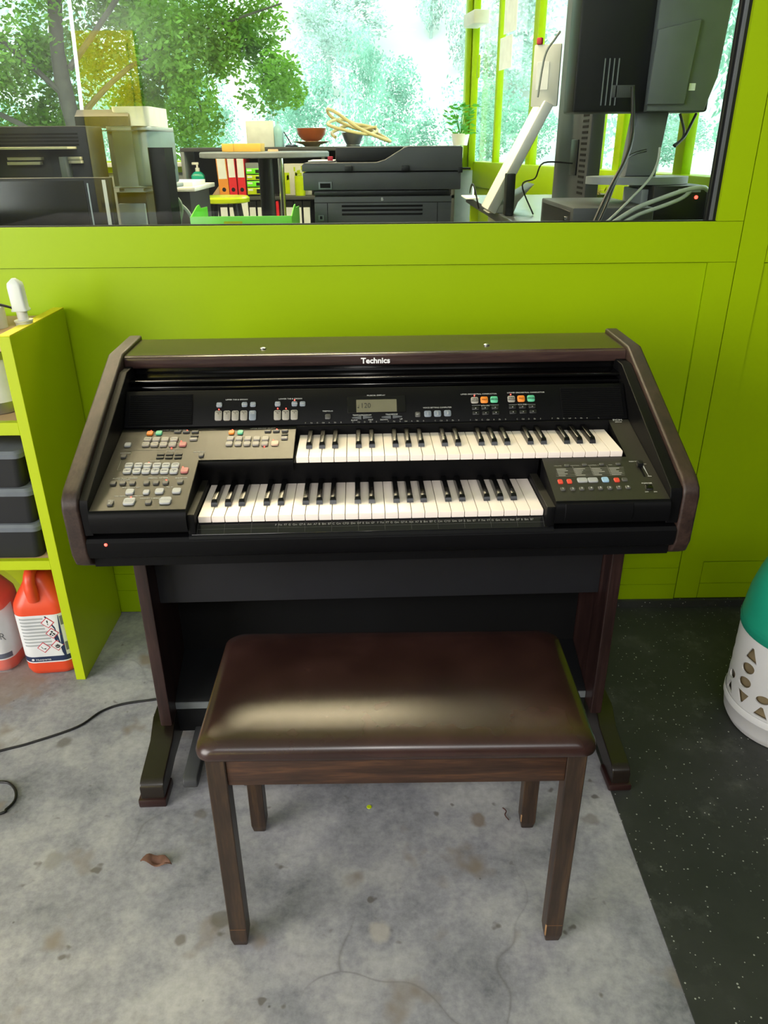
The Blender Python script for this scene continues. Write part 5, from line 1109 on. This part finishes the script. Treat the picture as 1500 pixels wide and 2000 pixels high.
# notices on the glass
for i, (s0, y0, y1) in enumerate(((.50, -55, 55), (.53, 66, 116), (.47, 120, 168))):
    z0, z1 = 1.31+(282-y1)/1480*5.55, 1.31+(282-y0)/1480*5.55
    o = MB().box(s0, s0+.24, -.006, -.003, z0, z1).build('paper_notice', M['paper'], None); o.matrix_world = gm
    tag(o, ('white paper notice on the glass, topmost of three', 'white paper notice on the glass, middle of three', 'white paper notice on the glass, lowest of three')[i], 'notice')
t = thing('sign_strip', 'tall white safety sign strip with small pictograms left of the grey column', 'sign', (0, 0, 0))
Y = 3.55
MB().box(xat(1234, Y), xat(1263, Y), Y, Y+.004, 1.13, 1.62).build('sign_board', M['paper'], t)
MB().box(xat(1234, Y), xat(1263, Y), Y+.005, Y+.03, 1.0605, 1.1295).build('sign_foot', M['mgrey'], t)
for i in range(12):
    z = 1.46-.027*i; MB().box(xat(1237, Y), xat(1246, Y), Y-.0012, Y-.0002, z, z+.016).build('pictogram', M[('mgrey', 'mgrey', 'ink', 'card', 'mgrey', 'mgrey', 'binder_orange', 'red', 'ink', 'ink', 'card', 'mgrey')[i]], t)

# ------------------------------------------------------------------ trees outside
def leafcloud(n, r, size, rnd, squash=.8, ncl=14):
    g = MB(); cl = []
    for i in range(ncl):
        a, b_ = rnd.uniform(0, 2*PI), rnd.uniform(-1, 1); q = math.sqrt(1-b_*b_)*rnd.uniform(.3, .8)*r
        cl.append((Vector((q*math.cos(a), q*math.sin(a), b_*r*squash*.75)), r*rnd.uniform(.28, .5)))
    for i in range(n):
        c_, cr_ = rnd.choice(cl); v = Vector((rnd.gauss(0, 1), rnd.gauss(0, 1), rnd.gauss(0, 1))).normalized()
        p = c_ + v*cr_*rnd.uniform(.55, 1.0)
        d = Vector((rnd.uniform(-1, 1), rnd.uniform(-1, 1), rnd.uniform(-.8, .3))).normalized()*size*rnd.uniform(.6, 1.2); s_ = d.cross(Vector((rnd.uniform(-1, 1), rnd.uniform(-1, 1), rnd.uniform(-1, 1)))).normalized()*size*.42
        vv = [g.bm.verts.new(x) for x in (p-d, p+s_-d*.1, p+d, p-s_-d*.1)]; g.bm.faces.new(vv)
    return g
rn = random.Random(12)
# the big tree on the left
t = thing('broadleaf_tree', 'big leafy tree with dark trunk filling the left of the window view', 'tree', (at(142, 200, 11.0).x, 11.0, 0))
MB().tube(spline([(-.02, 0, .201), (0, 0, 1.2), (-.12, .1, 2.4), (.1, .2, 4.0), (.2, .3, 6.0)], 4), [.10]*8 + [.085]*5 + [.06]*4, 12).build('trunk', M['bark'], t)
for p in ([(0, 0, 1.6), (.7, .2, 2.2), (1.6, .4, 2.6), (2.7, .3, 2.9)], [(-.1, 0, 1.9), (-.8, .1, 2.5), (-1.9, .3, 3.2)], [(0, .1, 2.2), (.9, -.2, 3.0), (1.8, -.3, 4.0)], [(-.1, 0, 1.2), (-.9, -.2, 1.7), (-1.7, -.4, 1.9)]):
    MB().tube(spline(p, 4), [.04*(1-.75*i/12) for i in range(13)][:len(spline(p, 4))], 8).build('branch', M['bark'], t)
for i, (x, y, z, r, n) in enumerate(((-.6, -.3, 4.0, 2.1, 9000), (1.6, .2, 3.3, 1.5, 7000), (2.4, .6, 2.3, .75, 1500), (-2.3, .2, 2.6, 1.6, 7000), (.5, 1.2, 2.5, 1.2, 4000), (-.9, .6, 1.9, 1.0, 3000), (1.2, .5, 1.75, .7, 1500), (-2.2, .5, 1.2, .8, 2200))):
    o = stuff(leafcloud(int(n*2.4), r, .046, rn).build('foliage', M['leaf_near'], t, 0)); o.location = (x, y, z)
tag(MB().tube([at(162, 232, 8.6), at(128, -60, 8.6)], .018, 8).build('pale_pole', M['offwhite'], None), 'thin pale slanted pole in front of the big tree', 'pole')
# woods across the field: five crowns copied
protos = [leafcloud(3000, 1.0, .05, rn, .95, 22) for _ in range(5)]
pm = []
for g in protos:
    me = bpy.data.meshes.new('crown'); g.bm.to_mesh(me); g.bm.free(); me.materials.append(M['leaf_far_haze']); pm.append(me)
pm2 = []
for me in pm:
    k = me.copy(); k.materials.clear(); k.materials.append(M['leaf_hill_haze']); pm2.append(k)
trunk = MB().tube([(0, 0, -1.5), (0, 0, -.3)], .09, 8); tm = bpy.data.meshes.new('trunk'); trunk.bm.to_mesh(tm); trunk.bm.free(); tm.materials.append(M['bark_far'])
def tree(x, y, zg, h, wd, mesh, name, label, group):
    t = thing(name, label, 'tree', (x, y, zg), 0, group)
    o = bpy.data.objects.new('crown', mesh); C.objects.link(o); o.parent = t; o['kind'] = 'stuff'; o.location = (0, 0, h*.56); o.scale = (wd, wd, h*.46); o.rotation_euler = (0, 0, rn.uniform(0, 6.28))
    o = bpy.data.objects.new('trunk', tm); C.objects.link(o); o.parent = t; o.location = (0, 0, h*.5); o.scale = (wd*.6, wd*.6, h*.33)
placed = []
def free(x, y, r, k):
    for a, b_, q in placed:
        if math.hypot(x-a, y-b_) < (r+q)*k: return False
    placed.append((x, y, r)); return True
n_ = 0
for i in range(2500):
    if n_ >= 40: break
    x = rn.uniform(-18, 19); y = rn.uniform(31, 38); r = rn.uniform(1.1, 1.9)
    if not free(x, y, r, 1.2): continue
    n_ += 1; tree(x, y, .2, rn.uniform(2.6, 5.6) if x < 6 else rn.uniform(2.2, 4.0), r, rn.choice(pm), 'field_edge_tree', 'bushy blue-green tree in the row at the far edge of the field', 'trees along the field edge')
n_ = 0
for i in range(6000):
    if n_ >= 130: break
    x = rn.uniform(-40, 46); y = rn.uniform(44, 98); k = (x+6)/44; r = rn.uniform(1.6, 3.2)
    if abs((y-46)/46 - (.62-.75*k)) < .12: continue
    if not free(x, y, r, 1.2): continue
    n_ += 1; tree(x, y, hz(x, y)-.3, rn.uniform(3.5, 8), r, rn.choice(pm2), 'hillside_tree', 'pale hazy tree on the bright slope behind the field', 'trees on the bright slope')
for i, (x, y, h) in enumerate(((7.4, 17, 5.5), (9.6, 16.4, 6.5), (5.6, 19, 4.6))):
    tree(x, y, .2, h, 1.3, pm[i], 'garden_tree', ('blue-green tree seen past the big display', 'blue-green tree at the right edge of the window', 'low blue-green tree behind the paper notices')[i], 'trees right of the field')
